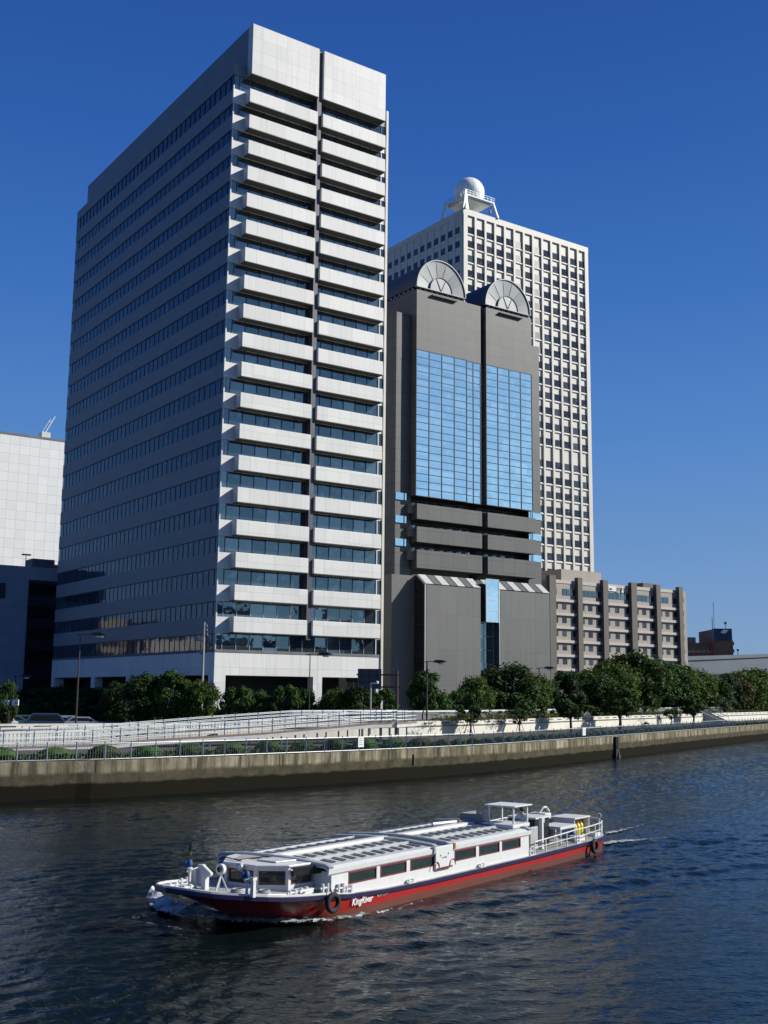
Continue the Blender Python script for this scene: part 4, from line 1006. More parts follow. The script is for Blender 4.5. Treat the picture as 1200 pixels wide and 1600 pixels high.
street_lamp(667, 1033, 126, .8, 'lamp post before the smooth grey wall, half hidden by the tall open tree')
street_lamp(843, 1043, 156, .8, 'lamp post at the right corner of the smooth grey wall')
street_lamp(22, 1056, 150, .8, 'small distant lamp post before the shaded building at the left edge')
p = yp(315, 1100, 124); o = (p.x, p.y, 3); h = yp(315, 972, 124).z
e = empty('utility_pole', o, 0, 'pale concrete utility pole with crossarms at the corner of the white tower', 'utility pole')
b = MB(o); b.tube([(p.x, p.y, 3), (p.x, p.y, h)], .17, 8, r2=.1); b.build('pole', ['pole_concrete'], e)
for z, l in ((-.5, .35), (-.95, .4), (-1.4, .45)):
    b = MB(o); b.bar((p.x-l*.2, p.y, h+z), (p.x+l, p.y, h+z), .08); b.tube([(p.x+l*.8, p.y, h+z), (p.x+l*.8, p.y, h+z+.25)], .05, 6); b.build('insulator_arm', ['pole_concrete'], e)
b = MB(o); b.bar((p.x-1.1, p.y, h-2.0), (p.x, p.y, h-2.0), .12); b.box(p.x-1.05, p.x-.45, p.y-.12, p.y+.12, h-1.95, h-1.7); b.bar((p.x-1.0, p.y, h-2.0), (p.x-.4, p.y, h-.9), .04); b.build('switch', ['pole_concrete'], e)
b = MB(o); b.bar((p.x-.8, p.y, h-3.2), (p.x, p.y, h-3.2), .08); b.box(p.x-.35, p.x-.1, p.y-.12, p.y+.12, h-3.5, h-3.0); b.build('bracket', ['pole_concrete'], e)
b = MB(o); b.bar((p.x-.7, p.y, h-8.3), (p.x, p.y, h-8.2), .07); b.lathe((p.x-.75, p.y, h-8.45), [(.02, 0), (.2, .1), (.16, .3), (.02, .35)], 8); b.build('small_lamp', ['sign_white'], e)
# road sign gantry, seen from behind
p = yp(620, 1100, 119); o = (p.x, p.y, 3); zt_ = yp(620, 1048, 119).z
e = empty('sign_gantry', o, 0, 'dark road sign gantry seen from behind, its board beside the white tower edge', 'road sign')
b = MB(o); b.tube([(p.x, p.y, 3), (p.x, p.y, zt_)], .19, 8, r2=.15); b.build('post', ['pole_dark'], e)
for y in (1054.5, 1073.5):
    z = yp(600, y, 119).z; xl = yp(557, y, 119).x; MB(o).bar((xl, p.y, z), (p.x+.25, p.y, z), .14, .16).build('arm', ['pole_dark'], e)
xl, xr = yp(558.5, 1100, 119).x, yp(595.5, 1100, 119).x; z1, z0 = yp(575, 1045.5, 119).z, yp(575, 1076, 119).z
b = MB(o); b.box(xl, xr, p.y-.2, p.y-.14, z0, z1, 0)
for t in (.18, .5, .82): xx = xl+(xr-xl)*t; b.box(xx-.05, xx+.05, p.y-.28, p.y-.2, z0, z1, 1)
for t in (0, .33, .66, 1): zz = z0+(z1-z0)*t; b.box(xl, xr, p.y-.26, p.y-.2, zz-.03, zz+.03, 1)
b.build('board_back', ['sign_back', 'pole_dark'], e)
p = yp(579, 1100, 116); o = (p.x, p.y, 3); h = yp(579, 1067, 116).z
e = empty('path_lamp', o, 0, 'short brown and grey path lamp beside the sign gantry', 'lamp post')
b = MB(o); b.tube([(p.x, p.y, 3), (p.x, p.y, h)], .09, 8); b.build('pole', ['pole_concrete'], e)
b = MB(o); b.box(p.x, p.x+.6, p.y-.1, p.y+.1, h-.1, h+.02); b.lathe((p.x+.65, p.y, h-.1), [(.02, 0), (.16, .05), (.13, .28), (.02, .3)], 8); b.build('lamp_head', ['sign_white'], e)
# small signal at the left
p = yp(15, 1100, 110); o = (p.x, p.y, 3); h = yp(15, 1093, 110).z
e = empty('road_sign_post', o, 0, 'post carrying two small white boxes at the left edge above the cars', 'road sign')
MB(o).tube([(p.x, p.y, 3), (p.x, p.y, h)], .06, 6).build('post', ['pole_dark'], e)
b = MB(o); b.box(p.x+.25, p.x+.85, p.y-.1, p.y+.1, h-.55, h, 0); b.box(p.x+.55, p.x+.75, p.y-.12, p.y-.1, h-.3, h-.22, 1); b.box(p.x+.5, p.x+.75, p.y-.12, p.y-.1, h-.42, h-.36, 1); b.build('box', ['sign_white', 'slot_dark'], e)
b = MB(o); b.box(p.x-.5, p.x-.1, p.y-.1, p.y+.1, h-.45, h-.05, 0); b.box(p.x-.4, p.x-.25, p.y-.12, p.y-.1, h-.4, h-.2, 1); b.build('box', ['sign_white', 'slot_dark'], e)
# cars on the street at the left
def car(x, Y, mat, label, van=False, L=4.4):
    p = yp(x, 1120, Y); o = (p.x, p.y, 3.0); e = empty('parked_car', o, .32, label, 'car', 'cars on the street at the left')
    h = 1.75 if van else 1.42; b = MB()
    b.prism([(-L/2, -.85, .35), (L/2, -.85, .35), (L/2, -.85, .8), (L/2-.9, -.85, .95), (-L/2+.2, -.85, 1.0), (-L/2, -.85, .9)], (0, 1.7, 0)); b.build('body', [mat], e, bevel=.06)
    b = MB(); ws = .55 if van else .95
    b.prism([(-L/2+.25, -.74, .99), (L/2-ws-.2, -.74, .96), (L/2-ws-.95, -.74, h), (-L/2+.75, -.74, h)], (0, 1.48, 0)); b.build('roof', [mat], e, bevel=.07)
    b = MB(); b.prism([(-L/2+.5, -.755, 1.0), (L/2-ws-.4, -.755, 1.0), (L/2-ws-1.0, -.755, h-.12), (-L/2+.9, -.755, h-.12)], (0, 1.51, 0)); b.build('side_windows', ['dark_glass'], e)
    b = MB(); b.prism([(L/2-ws-.17, -.66, 1.0), (L/2-ws-.17, .66, 1.0), (L/2-ws-.9, .6, h-.06), (L/2-ws-.9, -.6, h-.06)], (.03, 0, .02)); b.build('windscreen', ['dark_glass'], e)
    for sx_ in (-1, 1):
        for sy_ in (-1, 1):
            b = MB(); b.lathe((sx_*L*.31, sy_*.78-.1, .33), [(.02, 0), (.32, .0), (.33, .2), (.02, .2)], 16, axis='y'); b.build('wheel', ['rubber'], e, smooth=False)
    for sy_ in (-1, 1): MB().box(L/2-.03, L/2+.01, sy_*.62-.15, sy_*.62+.15, .62, .76).build('headlight', ['sign_white'], e)
    return e
car(1, 117, 'car_white', 'white car at the left edge with only its sloping windscreen showing over the wall', True)
car(25, 121, 'car_green', 'dark green car low behind the wall next to the white one')
car(48, 124, 'car_green', 'dark green estate car behind the large blue car')
car(76, 118, 'car_blue', 'large dark blue car showing the longest roof above the wall', True, 4.8)
car(99, 120, 'car_silver', 'silver car just right of the large dark blue one')
car(114, 124, 'car_silver', 'silver car partly behind the foot of the tall lamp post')
car(134, 119, 'car_silver', 'pale silver car, rightmost of those on the street')
for i, (x, y, w_, d2, h, lab) in enumerate(((300, 70, 30, 26, 24, 'low grey block across the river beyond the right edge, northernmost of five'), (318, 30, 26, 34, 36, 'tall grey block across the river beyond the right edge, seen only mirrored'), (330, -14, 30, 36, 27, 'middle grey block across the river beyond the right edge'), (345, -60, 26, 30, 40, 'tallest grey block across the river beyond the right edge'), (352, -104, 34, 40, 22, 'lowest grey block across the river beyond the right edge, southernmost of five'))):
    e = empty('neighbour_building', (x, y, 0), 0, lab, 'building'); MB((x, y, 0)).box(x-w_/2, x+w_/2, y-d2/2, y+d2/2, -.5, h).build('wall', ['hotel_tile' if i % 2 else 'grey_concrete'], e)
    b = MB((x, y, 0))
    for r_ in range(int((h-4)/3.3)): z = 3+r_*3.3; b.box(x-w_/2-.06, x-w_/2, y-d2/2+1, y+d2/2-1, z, z+1.6)
    b.build('window_bands', ['dark_glass'], e)
# ------------------------------------------------ elevated road, far buildings
e = empty('elevated_road', (60, 300, 0), 0, 'blue grey elevated road girder crossing behind the trees at the right', 'elevated road')
L_, R_ = (1040, 300.0), (1260, 345.0)
def girder(name, yl, yr, yl2, yr2, dy, mat, off=0.0):
    a1, b1 = yp(L_[0], yl, L_[1]), yp(R_[0], yr, R_[1]); a0, b0 = yp(L_[0], yl2, L_[1]), yp(R_[0], yr2, R_[1])
    b = MB((60, 300, 0)); s_ = Vector((0, -off, 0)); b.prism([a0+s_, b0+s_, b1+s_, a1+s_], (0, dy+off, 0)); return b.build(name, [mat], e)
girder('girder', 1035.5, 1025, 1061, 1039, 9, 'girder')
girder('parapet', 1026.5, 1020, 1033.5, 1024.2, 1.5, 'girder', .5)
girder('joint_band', 1033.5, 1024.2, 1035.5, 1025.0, 1.0, 'brick_dark', .2)
girder('soffit_edge', 1061, 1039, 1062.5, 1040.2, 8, 'brick_dark', .15)
for px_ in (1080, 1200):
    g = yp(px_, 1050, 306+(px_-1040)*.2); MB((60, 300, 0)).box(g.x-1.2, g.x+1.2, g.y-1, g.y+1.5, 3, 12.5).build('column', ['girder'], e)
for px_ in (1153,):
    g = yp(px_, 1021, 322); b = MB((60, 300, 0)); b.bar((g.x, g.y, g.z-1), (g.x, g.y, g.z+1.0), .15); b.box(g.x-.3, g.x+.3, g.y-.1, g.y+.1, g.z+.7, g.z+1.2); b.build('signal', ['pole_dark'], e)
a = yp(1060, 1004, 450); c = yp(1112, 1004, 450); d_ = yp(1138, 992, 450)
e = empty('brick_apartments', (a.x, 450, 0), 0, 'distant brown brick apartment block with a blue crowned tower behind the elevated road', 'apartment block')
oo = (a.x, 450, 0)
MB(oo).box(a.x, c.x, 450, 470, 3, a.z).build('wing', ['brick_brown'], e)
b = MB(oo); b.box(c.x, d_.x, 446, 468, 3, d_.z+2.0, 0); b.box(d_.x, d_.x+.8, 447, 466, 3, a.z+1, 1); b.build('tower', ['brick_brown', 'brick_dark'], e)
b = MB(oo); b.box(c.x-.2, d_.x+.1, 445.5, 449, d_.z-2.2, d_.z+2.2, 0); b.build('crown_sign', ['sign_navy'], e)
b = MB(oo); q = (c.x+d_.x)/2+.5; b.prism([(q-1.6, 445.35, d_.z+.6), (q+.2, 445.35, d_.z+.2), (q+1.6, 445.35, d_.z+1.6), (q-.4, 445.35, d_.z+1.8)], (0, .1, 0)); b.build('sign_mark', ['sign_white'], e)
b = MB(oo); b.bar((c.x+.5, 450, d_.z+2), (c.x+.5, 450, d_.z+7), .2); b.bar((c.x+1.2, 450, d_.z+2), (c.x+1.2, 450, d_.z+13), .14); b.bar((d_.x-1, 450, d_.z+2), (d_.x-1, 450, d_.z+4.4), .16); b.box(d_.x-1.4, d_.x-.6, 449.8, 450.2, d_.z+4.2, d_.z+5.1); b.build('aerial', ['pole_dark'], e)
MB(oo).box(c.x-9, c.x-6, 451, 456, a.z, a.z+2.2).build('roof_box', ['parapet_grey'], e)
rng = random.Random(3)
for r_ in range(4):
    for k in range(9):
        x = a.x+1.2+k*2.0
        if x > c.x-1: continue
        b = MB(oo); z = a.z-2.4-r_*3; b.box(x, x+1.3, 449.9, 450, z-.6, z+.8, 0); b.box(x-.2, x+1.6, 449.75, 449.9, z-1.5, z-.6, 1); b.build('window', ['dark_glass', 'window_tan'], e)
for r_ in range(5):
    for k in range(3):
        x = c.x+1.2+k*2.6; z = d_.z-3.6-r_*2.9; b = MB(oo); b.box(x, x+1.2, 445.9, 446, z-.6, z+.7, 0); b.build('window', ['dark_glass'], e)
# sunlit blocks standing left of the frame, mirrored in the shaded face
for i, (x, y, w_, d2, h, mat, lab) in enumerate(((-149, 197, 34, 17, 19, 'cream_concrete', 'low cream slab block beyond the left edge, mirrored low in the white tower glass'), (-146, 219, 30, 14, 24, 'hotel_tile', 'tan middle block beyond the left edge, mirrored low in the white tower glass'), (-140, 240, 30, 18, 27, 'wall_white', 'tall pale block beyond the left edge, mirrored in the white tower glass'))):
    e = empty('neighbour_building', (x, y, 3), 0, lab, 'building'); MB((x, y, 3)).box(x-w_/2, x+w_/2, y, y+d2, 3, h).build('wall', [mat], e)
    b = MB((x, y, 3))
    for r_ in range(int((h-5)/3.2)):
        z = 5+r_*3.2; b.box(x+w_/2, x+w_/2+.05, y+1, y+d2-1, z, z+1.5); b.box(x-w_/2+1, x+w_/2-1, y-.05, y, z, z+1.5)
    b.build('window_bands', ['dark_glass'], e)
# ================================================================== the river boat (bow +X, port +Y)
BA = atan2(-.819, -.574)
BO = Vector((9.04, 56.39, 0))
boat = empty('tour_boat', BO, BA, 'long low white and red river cruise boat with a paned white roof, heading left', 'tour boat')
BD = Vector((-.574, -.819, 0)); BL = Vector((.819, -.574, 0))
def bx(px_, py_, Y):   # surveyed station along the hull for a pixel on the side plane Y
    d = ray(px_, py_); t = (Y-25.05)/(d.dot(BL)); P = O+d*t; return P.dot(BD)+51.3
def lerp_tab(tab, x):
    for (a, b), (c, d) in zip(tab, tab[1:]):
        if a <= x <= c: return b+(d-b)*(x-a)/(c-a)
    return tab[0][1] if x < tab[0][0] else tab[-1][1]
YG = [(0, 1.45), (.4, 2.05), (1.2, 2.35), (2.5, 2.45), (21.5, 2.45), (23, 2.42), (23.9, 2.34), (24.6, 2.12), (25.3, 1.72), (25.9, 1.22), (26.3, .72), (26.65, .2), (26.75, .02)]
ZG = [(0, .66), (3, .58), (8, .53), (16, .53), (19, .58), (21, .68), (22.1, .80), (23.9, .95), (25, 1.07), (26, 1.2), (26.9, 1.4)]
YW = [(0, 1.3), (.6, 2.0), (2, 2.3), (4, 2.4), (20, 2.4), (21, 2.3), (22.3, 2.16), (23.9, 1.8), (25.0, 1.2), (25.6, .8), (26.15, .4), (26.9, .01)]
xs = [0, .2, .4, .8, 1.2, 2, 3, 5, 8, 11, 14, 16, 18, 19.5, 20.5, 21.5, 22.3, 23, 23.5, 23.9, 24.3, 24.6, 25, 25.3, 25.6, 25.9, 26.1, 26.3, 26.5, 26.65, 26.75]
def keel_x(x): return x if x < 21 else 21+(x-21)*.34
def section(x):
    yg, zg = lerp_tab(YG, x), lerp_tab(ZG, x); yw = lerp_tab(YW, x)
    xw = keel_x(x); rows = []
    for t in (0, .3, .6, .85, 1.0):
        y = yw+(yg-yw)*(t**1.3); z = -.35+(zg+.35)*t; X = xw+(x-xw)*(t**1.2); rows.append((X, min(y, yg), z))
    return rows
b = MB(); R_ = 5
for side in (1, -1):
    base = len(b.v)
    for x in xs:
        for (X, y, z) in section(x): b.v.append((X, y*side, z))
    for i in range(len(xs)-1):
        for j in range(R_-1):
            q = (base+i*R_+j, base+(i+1)*R_+j, base+(i+1)*R_+j+1, base+i*R_+j+1)
            b.f.append(q if side < 0 else tuple(reversed(q))); b.m.append(0)
s0 = section(0); n0 = len(b.v); b.v += [(X, y, z) for X, y, z in s0]+[(X, -y, z) for X, y, z in s0]
for j in range(R_-1): b.f.append((n0+j, n0+j+1, n0+R_+j+1, n0+R_+j)); b.m.append(0)
b.build('hull', ['hull_red'], boat, smooth=True)
xf = [i*.5 for i in range(0, 48)]+[24+i*.15 for i in range(1, 20)]
xf = [x for x in xf if x <= 26.7]+[26.75]
b = MB()                                                                     # navy rubbing strake
for side in (1, -1):
    for i in range(len(xf)-1):
        a, c = xf[i], xf[i+1]; ya, yc = lerp_tab(YG, a), lerp_tab(YG, c); za, zc = lerp_tab(ZG, a), lerp_tab(ZG, c)
        h = .15; o_ = .06
        p = [(a, side*(ya+.0), za-h), (c, side*(yc+.0), zc-h), (c, side*(yc+o_), zc-h+.03), (a, side*(ya+o_), za-h+.03)]
        b.quad(*p); b.quad(p[3], p[2], (c, side*(yc+o_), zc), (a, side*(ya+o_), za)); b.quad((a, side*(ya+o_), za), (c, side*(yc+o_), zc), (c, side*yc, zc+.01), (a, side*ya, za+.01))
b.box(-.06, 0.02, -1.5, 1.5, .5, .66); b.build('rubbing_strake', ['hull_navy'], boat)
b = MB()
for i in range(len(xf)-1):
    a, c = xf[i], xf[i+1]; ya, yc = max(.01, lerp_tab(YG, a)-.01), max(.01, lerp_tab(YG, c)-.01); za, zc = lerp_tab(ZG, a), lerp_tab(ZG, c)
    b.quad((a, -ya, za), (c, -yc, zc), (c, 0, zc+.03), (a, 0, za+.03)); b.quad((a, 0, za+.03), (c, 0, zc+.03), (c, yc, zc), (a, ya, za))
b.build('deck', ['deck_grey'], boat)
b = MB()
for side in (1, -1):
    for i in range(len(xf)-1):
        a, c = xf[i], xf[i+1]
        if a < 21.5: continue
        b.bar((a, side*max(.02, lerp_tab(YG, a)-.03), lerp_tab(ZG, a)+.03), (c, side*max(.02, lerp_tab(YG, c)-.03), lerp_tab(ZG, c)+.03), .05, .07)
b.build('toe_rail', ['white_paint'], boat)
# cabin
CX0, CX1, CY, CZ = 8.42, 21.72, 2.3, 1.33
WN_ = [bx(*q) for q in ((539, 1370, 2.3), (583, 1365, 2.3), (589, 1362, 2.3), (630, 1357, 2.3), (636, 1355, 2.3), (674, 1350, 2.3), (705.5, 1340, 2.3), (739, 1334, 2.3), (744, 1333, 2.3), (776, 1327, 2.3), (780, 1326, 2.3), (809, 1320, 2.3))]
WN_ = sorted(WN_)
b = MB(); wz0, wz1 = .94, 1.33
for side in (1, -1):
    y0, y1 = (CY-.06, CY) if side > 0 else (-CY, -CY+.06)
    b.box(CX0, CX1, y0, y1, .5, wz0); b.box(CX0, CX1, y0, y1, wz1, 1.42)
    ed = [CX0]+WN_+[CX1]
    for i in range(0, len(ed), 2): b.box(ed[i], ed[i+1], y0, y1, wz0, wz1)
b.box(CX1-.06, CX1-.001, 1.25, CY-.061, .6, 1.42); b.box(CX1-.06, CX1-.001, -CY+.061, -1.25, .6, 1.42); b.box(CX0, CX0+.05, -CY+.06, CY-.06, .6, 1.42)
b.box(CX1-.001, CX1+.03, 1.3, CY-.05, 1.02, 1.04)
b.build('cabin', ['white_paint'], boat)
b = MB(); b.box(CX0+.3, CX1-.3, -1.9, 1.9, .62, .75); b.build('cabin_floor', ['dark_void'], boat)
for i in range(6):
    a, c = WN_[2*i], WN_[2*i+1]
    for side in (1, -1):
        y = side*(CY-.03); b = MB(); b.box(a, c, y-.01, y+.01, wz0, wz1, 0)
        f = .035; yo = side*(CY+.012)
        for (p0, p1, q0, q1) in ((a, c, wz0, wz0+f), (a, c, wz1-f*1.6, wz1), (a, a+f, wz0, wz1), (c-f*1.3, c, wz0, wz1)): b.box(p0, p1, min(yo, y), max(yo, y), q0, q1, 1)
        b.build('window', ['cabin_glass', 'frame_red'], boat)
for i in range(14):                                                          # seat backs glimpsed inside
    for y in (-1.5, 1.5): MB().box(9.4+i*.85, 9.5+i*.85, y-.5, y+.5, .75, 1.15).build('seat', ['hull_navy'], boat)
# telescoping roof, two lengths
def roof(x0, x1, ze, name):
    e = b = MB(); prof = [(-2.36, ze-.20), (-2.38, ze-.06), (-2.2, ze+.02), (-1.1, ze+.10), (0, ze+.13), (1.1, ze+.10), (2.2, ze+.02), (2.38, ze-.06), (2.36, ze-.20)]
    for i in range(len(prof)-1):
        (y0, z0), (y1, z1) = prof[i], prof[i+1]; w_ = i in (0, 1, 6, 7)
        b.prism([(x0, y0, z0), (x0, y1, z1), (x0, y1*.98, z1-.05), (x0, y0*.98, z0-.05)], (x1-x0, 0, 0), 1 if w_ else 0)
    o = b.build(name, ['roof_panel', 'white_paint'], boat)
    def zr(y): return lerp_tab(prof, y)
    r = MB(); r.box(x0, x1, -.13, .13, ze+.12, ze+.22); r.build('ridge', ['white_paint'], o)
    k = 0; x = x0+.35
    while x < x1-.3:
        for c, y in enumerate((-1.72, -.72, .72, 1.72)):
            w = .52; dx = .28 if (c % 2) else 0
            if x+dx > x1-.25: continue
            s_ = MB(); L = .34
            p = [(x+dx, y-w/2, zr(y-w/2)+.02), (x+dx+.11, y-w/2, zr(y-w/2)+.02), (x+dx+.11, y+w/2, zr(y+w/2)+.02), (x+dx, y+w/2, zr(y+w/2)+.02)]
            s_.prism(p, (0, 0, .012)); s_.bar((x+dx-.03, y-w/2, zr(y-w/2)+.03), (x+dx-.03, y+w/2, zr(y+w/2)+.03), .04)
            if k < 96: s_.build('skylight', ['skylight'], o); k += 1
        x += .56
    for y in (-1.22, 1.22): r = MB(); r.bar((x0+.1, y, zr(y)+.03), (x1-.1, y, zr(y)+.03), .05, .05); r.build('roof_bar', ['galvanised'], o)
    for xx in (x0+.12, x1-.12):
        r = MB()
        for i in range(len(prof)-3): (y0, z0), (y1, z1) = prof[i+1], prof[i+2]; r.bar((xx, y0, z0+.05), (xx, y1, z1+.05), .22, .07)
        r.build('cross_beam', ['galvanised'], o)
    return o
roof(15.45, 21.95, 1.58, 'front_roof'); roof(8.3, 14.75, 1.58, 'aft_roof')
b = MB(); b.box(14.75, 15.45, -2.2, 2.2, 1.50, 1.56); b.build('roof_joint', ['roof_grey'], boat)
# smiling side panel between the windows
pa, pc = bx(704.5, 1345, 2.42), bx(677, 1350, 2.42)
pe = MB(); pe.box(pa, pc, CY+.002, CY+.1, .82, 1.6, 0); pnl = pe.build('side_panel', ['white_paint'], boat, bevel=.03)
b = MB(); yy = CY+.103; w = pc-pa
for fx in (.3, .74): b.lathe((pa+w*fx, yy, 1.28 if fx > .5 else 1.30), [(.001, 0), (.028, .0), (.028, .012), (.001, .012)], 10, axis='y')
pts = [(pa+w*(.52+.12*cos(t)), yy+.008, 1.22-.05*abs(sin(t*2))) for t in [i*pi/8 for i in range(9)]]
b.tube(pts, .009, 5); b.build('painted_face', ['slot_dark'], pnl)
b = MB()
for fx in (0.06, .98):
    c = (pa+w*fx, yy, .9); arc = [(c[0]+.2*cos(t), yy+.01, .86+.22*sin(t)) for t in [pi*i/8 for i in range(9)]]; b.tube(arc, .022, 5)
b.bar((pa+.1, yy, .84), (pc-.1, yy, .84), .05); b.build('curved_trim', ['frame_red'], pnl)
for fx in (pa-.12, pc+.05): b = MB(); b.box(fx, fx+.1, CY, CY+.14, 1.42, 1.62); b.build('panel_bracket', ['brass_brown' if fx < pa else 'galvanised'], pnl)
# wheelhouse
wh = [(21.76, 1.6), (22.8, 1.42), (23.4, .62), (23.4, -.62), (22.5, -1.35), (21.76, -1.5)]
zb_, zt2 = .92, 1.62
def wpost(p, h0=zb_, h1=zt2, r=.06): return MB().box(p[0]-r, p[0]+r, p[1]-r, p[1]+r, h0, h1)
for p in wh[1:5]: wpost(p).build('corner_post', ['white_paint'], boat)
for i in range(5):
    p, q = Vector((*wh[i], 0)), Vector((*wh[i+1], 0)); d = (q-p); L = d.length; d.normalize(); n = Vector((d.y, -d.x, 0))
    if n.x*((p+q)/2-Vector((22, 0, 0))).x+n.y*((p+q)/2).y < 0: n = -n
    zv = Vector((0, 0, 1))
    for (z0, z1) in ((zb_-.05, 1.08), (1.50, zt2)):
        b = MB(); a, c = p+zv*z0, q+zv*z0; b.prism([a, c, c+zv*(z1-z0), a+zv*(z1-z0)], -n*.05, 0); b.build('wheelhouse_wall', ['white_paint'], boat)
    if i == 4: pass
    b = MB(); a, c = p+d*.1-n*.02, q-d*.1-n*.02
    b.prism([a+zv*1.08, c+zv*1.08, c+zv*1.5, a+zv*1.5], -n*.02, 0)
    for (e0, e1, z0, z1) in ((0, L-.2, 1.08, 1.11), (0, L-.2, 1.46, 1.5), (0, .04, 1.11, 1.46), (L-.24, L-.2, 1.11, 1.46)):
        a0, c0 = a+d*e0+n*.025, a+d*e1+n*.025; b.prism([a0+zv*z0, c0+zv*z0, c0+zv*z1, a0+zv*z1], -n*.03, 1)
    b.build('windscreen', ['cabin_glass', 'frame_red'], boat)
b = MB(); ring = [(21.8, 1.7), (22.88, 1.52), (23.53, .68), (23.53, -.68), (22.55, -1.43), (21.8, -1.6)]
b.prism([(x, y, zt2+.002) for x, y in ring], (0, 0, .07), 0)
b.prism([(22.0, 1.1, zt2+.073), (22.8, .9, zt2+.073), (22.8, .1, zt2+.073), (22.0, .1, zt2+.073)], (0, 0, .05), 1); b.prism([(22.1, -.2, zt2+.073), (23.2, -.2, zt2+.073), (23.0, -.7, zt2+.073), (22.1, -1.1, zt2+.073)], (0, 0, .04), 2)
b.build('wheelhouse_roof', ['white_paint', 'roof_panel', 'deck_grey'], boat, bevel=.02)
b = MB(); b.bar((22.1, -.1, zt2+.12), (23.3, -.3, zt2+.12), .03); b.bar((23.3, -.3, zt2+.12), (23.0, -1.1, zt2+.12), .03); b.build('roof_frame', ['sign_black'], boat)
b = MB(); b.prism([(22.75, 1.56, 1.36), (21.72, 1.85, 1.36), (21.72, 1.85, 1.62), (22.75, 1.56, 1.62)], (.02, .05, 0), 0); b.build('name_board', ['sign_black'], boat)
b = MB(); b.box(21.74, 21.76, .8, 1.25, .75, 1.4); b.build('doorway', ['dark_void'], boat)
b = MB(); b.lathe((23.5, .1, 1.6), [(.02, -.02), (.12, .0), (.12, .14), (.04, .2)], 12, axis='x'); b.bar((23.5, .1, 1.45), (23.5, .1, 1.6), .05); b.build('search_lamp', ['galvanised'], boat)
# foredeck gear
def dz(x): return lerp_tab(ZG, x)+.02
for (x, y, lab2, hh) in ((25.25, -.45, 'mast', .5), (25.1, 1.75, 'mast', .38)):
    b = MB(); b.tube([(x, y, dz(x)-.03), (x, y, dz(x)+hh)], .045, 8); b.bar((x, y, dz(x)+.05), (x-.3, y-.1, dz(x)+hh*.5), .03); b.lathe((x, y, dz(x)+hh), [(.02, 0), (.09, .02), (.1, .08), (.02, .12)], 10); mt_ = b.build('mooring_post', ['white_paint'], boat)
    b = MB(); b.lathe((x, y, dz(x)+hh+.1), [(.02, 0), (.06, .02), (.08, .08), (.07, .18), (.03, .22), (.01, .24)], 9); b.box(x-.02, x+.12, y-.14, y-.05, dz(x)+hh+.12, dz(x)+hh+.27); b.build('blue_cover', ['fabric_blue'], mt_, smooth=True)
b = MB(); x, y = 25.25, -.45; b.tube([(x, y, dz(x)+.95), (x, y, dz(x)+1.1)], .035, 6); b.tube([(x, y, dz(x)+1.1), (x, y, dz(x)+1.3)], .06, 6, mi=1); b.build('marker_staff', ['leaf_4', 'sign_black'], boat)
b = MB(); x, y = 25.05, 1.95; b.box(x-.06, x+.06, y-.06, y+.06, dz(x)-.03, dz(x)+.54); b.box(x-.09, x+.09, y-.07, y+.07, dz(x)+.45, dz(x)+.54); b.build('mooring_post', ['white_paint'], boat)
b = MB(); x, y = 25.2, .15                                                   # big white horn
b.box(x-.08, x+.08, y-.09, y+.09, dz(x)-.03, dz(x)+.4); b.build('horn_stand', ['white_paint'], boat)
b = MB(); b.prism([(x-.05, y-.1, dz(x)+.32), (x-.05, y+.28, dz(x)+.42), (x-.05, y+.3, dz(x)+.52), (x-.05, y-.1, dz(x)+.76)], (.14, 0, 0)); b.build('fairlead_hood', ['white_paint'], boat, bevel=.04)
b = MB(); b.box(24.9, 25.0, -.35, -.12, dz(25)+.05, dz(25)+.7); b.box(25.05, 25.13, -.5, -.32, dz(25), dz(25)+.55); b.build('windlass', ['white_paint'], boat)
b = MB(); b.lathe((24.72, .35, dz(24.7)+.62), [(.08, -.06), (.16, -.06), (.17, .06), (.08, .06)], 18, axis='x'); o = b.build('ring_lamp', ['white_paint'], boat)
b = MB(); b.lathe((24.75, .35, dz(24.7)+.62), [(.001, -.05), (.085, -.05), (.085, .07), (.001, .07)], 14, axis='x'); b.build('lens', ['dark_glass'], o)
b = MB()
for t in range(3): a = t*2.1; b.bar((24.72+.22*cos(a), .35+.22*sin(a), dz(24.7)-.02), (24.72, .35, dz(24.7)+.45), .04)
b.build('tripod', ['white_paint'], boat)
def bollard(x, y, s=1.0):
    b = MB(); z = dz(x)-.03
    for dx in (-.13, .13): b.tube([(x+dx, y, z), (x+dx, y, z+.3*s)], .055, 8)
    b.bar((x-.25, y, z+.18*s), (x+.25, y, z+.18*s), .05); b.box(x-.22, x+.22, y-.08, y+.08, z, z+.04); return b.build('bollard', ['white_paint'], boat)
for x, y, s in ((26.0, -.4, .6), (26.1, .3, .6), (21.9, 2.2, 1.1), (21.3, 2.36, 1.1), (20.9, 2.38, .9), (22.6, 1.9, .7), (24.3, -1.6, .7), (23.4, 2.1, .6), (8.2, 2.3, 1.0), (17.3, 2.38, .5), (12.4, 2.38, .5), (3.6, 2.2, .8)): bollard(x, y, s)
for (x, y) in ((24.9, 1.2), (24.2, 1.65), (23.9, -1.2)):                     # coiled mooring ropes
    b = MB()
    for k in range(3): b.torus((x, y, dz(x)+.03+.045*k), .2-.02*k, .026, (0, 0, 1), 18, 5)
    b.build('rope_coil', ['deck_grey'], boat, smooth=True)
b = MB(); b.tube([(25.1, 1.2, dz(25)+.02), (24.7, 1.5, dz(24.7)+.02), (24.3, 1.9, dz(24.3)+.02), (23.6, 2.1, dz(23.6)+.02)], .025, 5); b.tube([(22.9, 2.15, .95), (22.4, 1.9, .92), (22.0, 1.7, .9), (21.9, 2.1, .95)], .03, 5); b.build('rope', ['roof_panel'], boat)
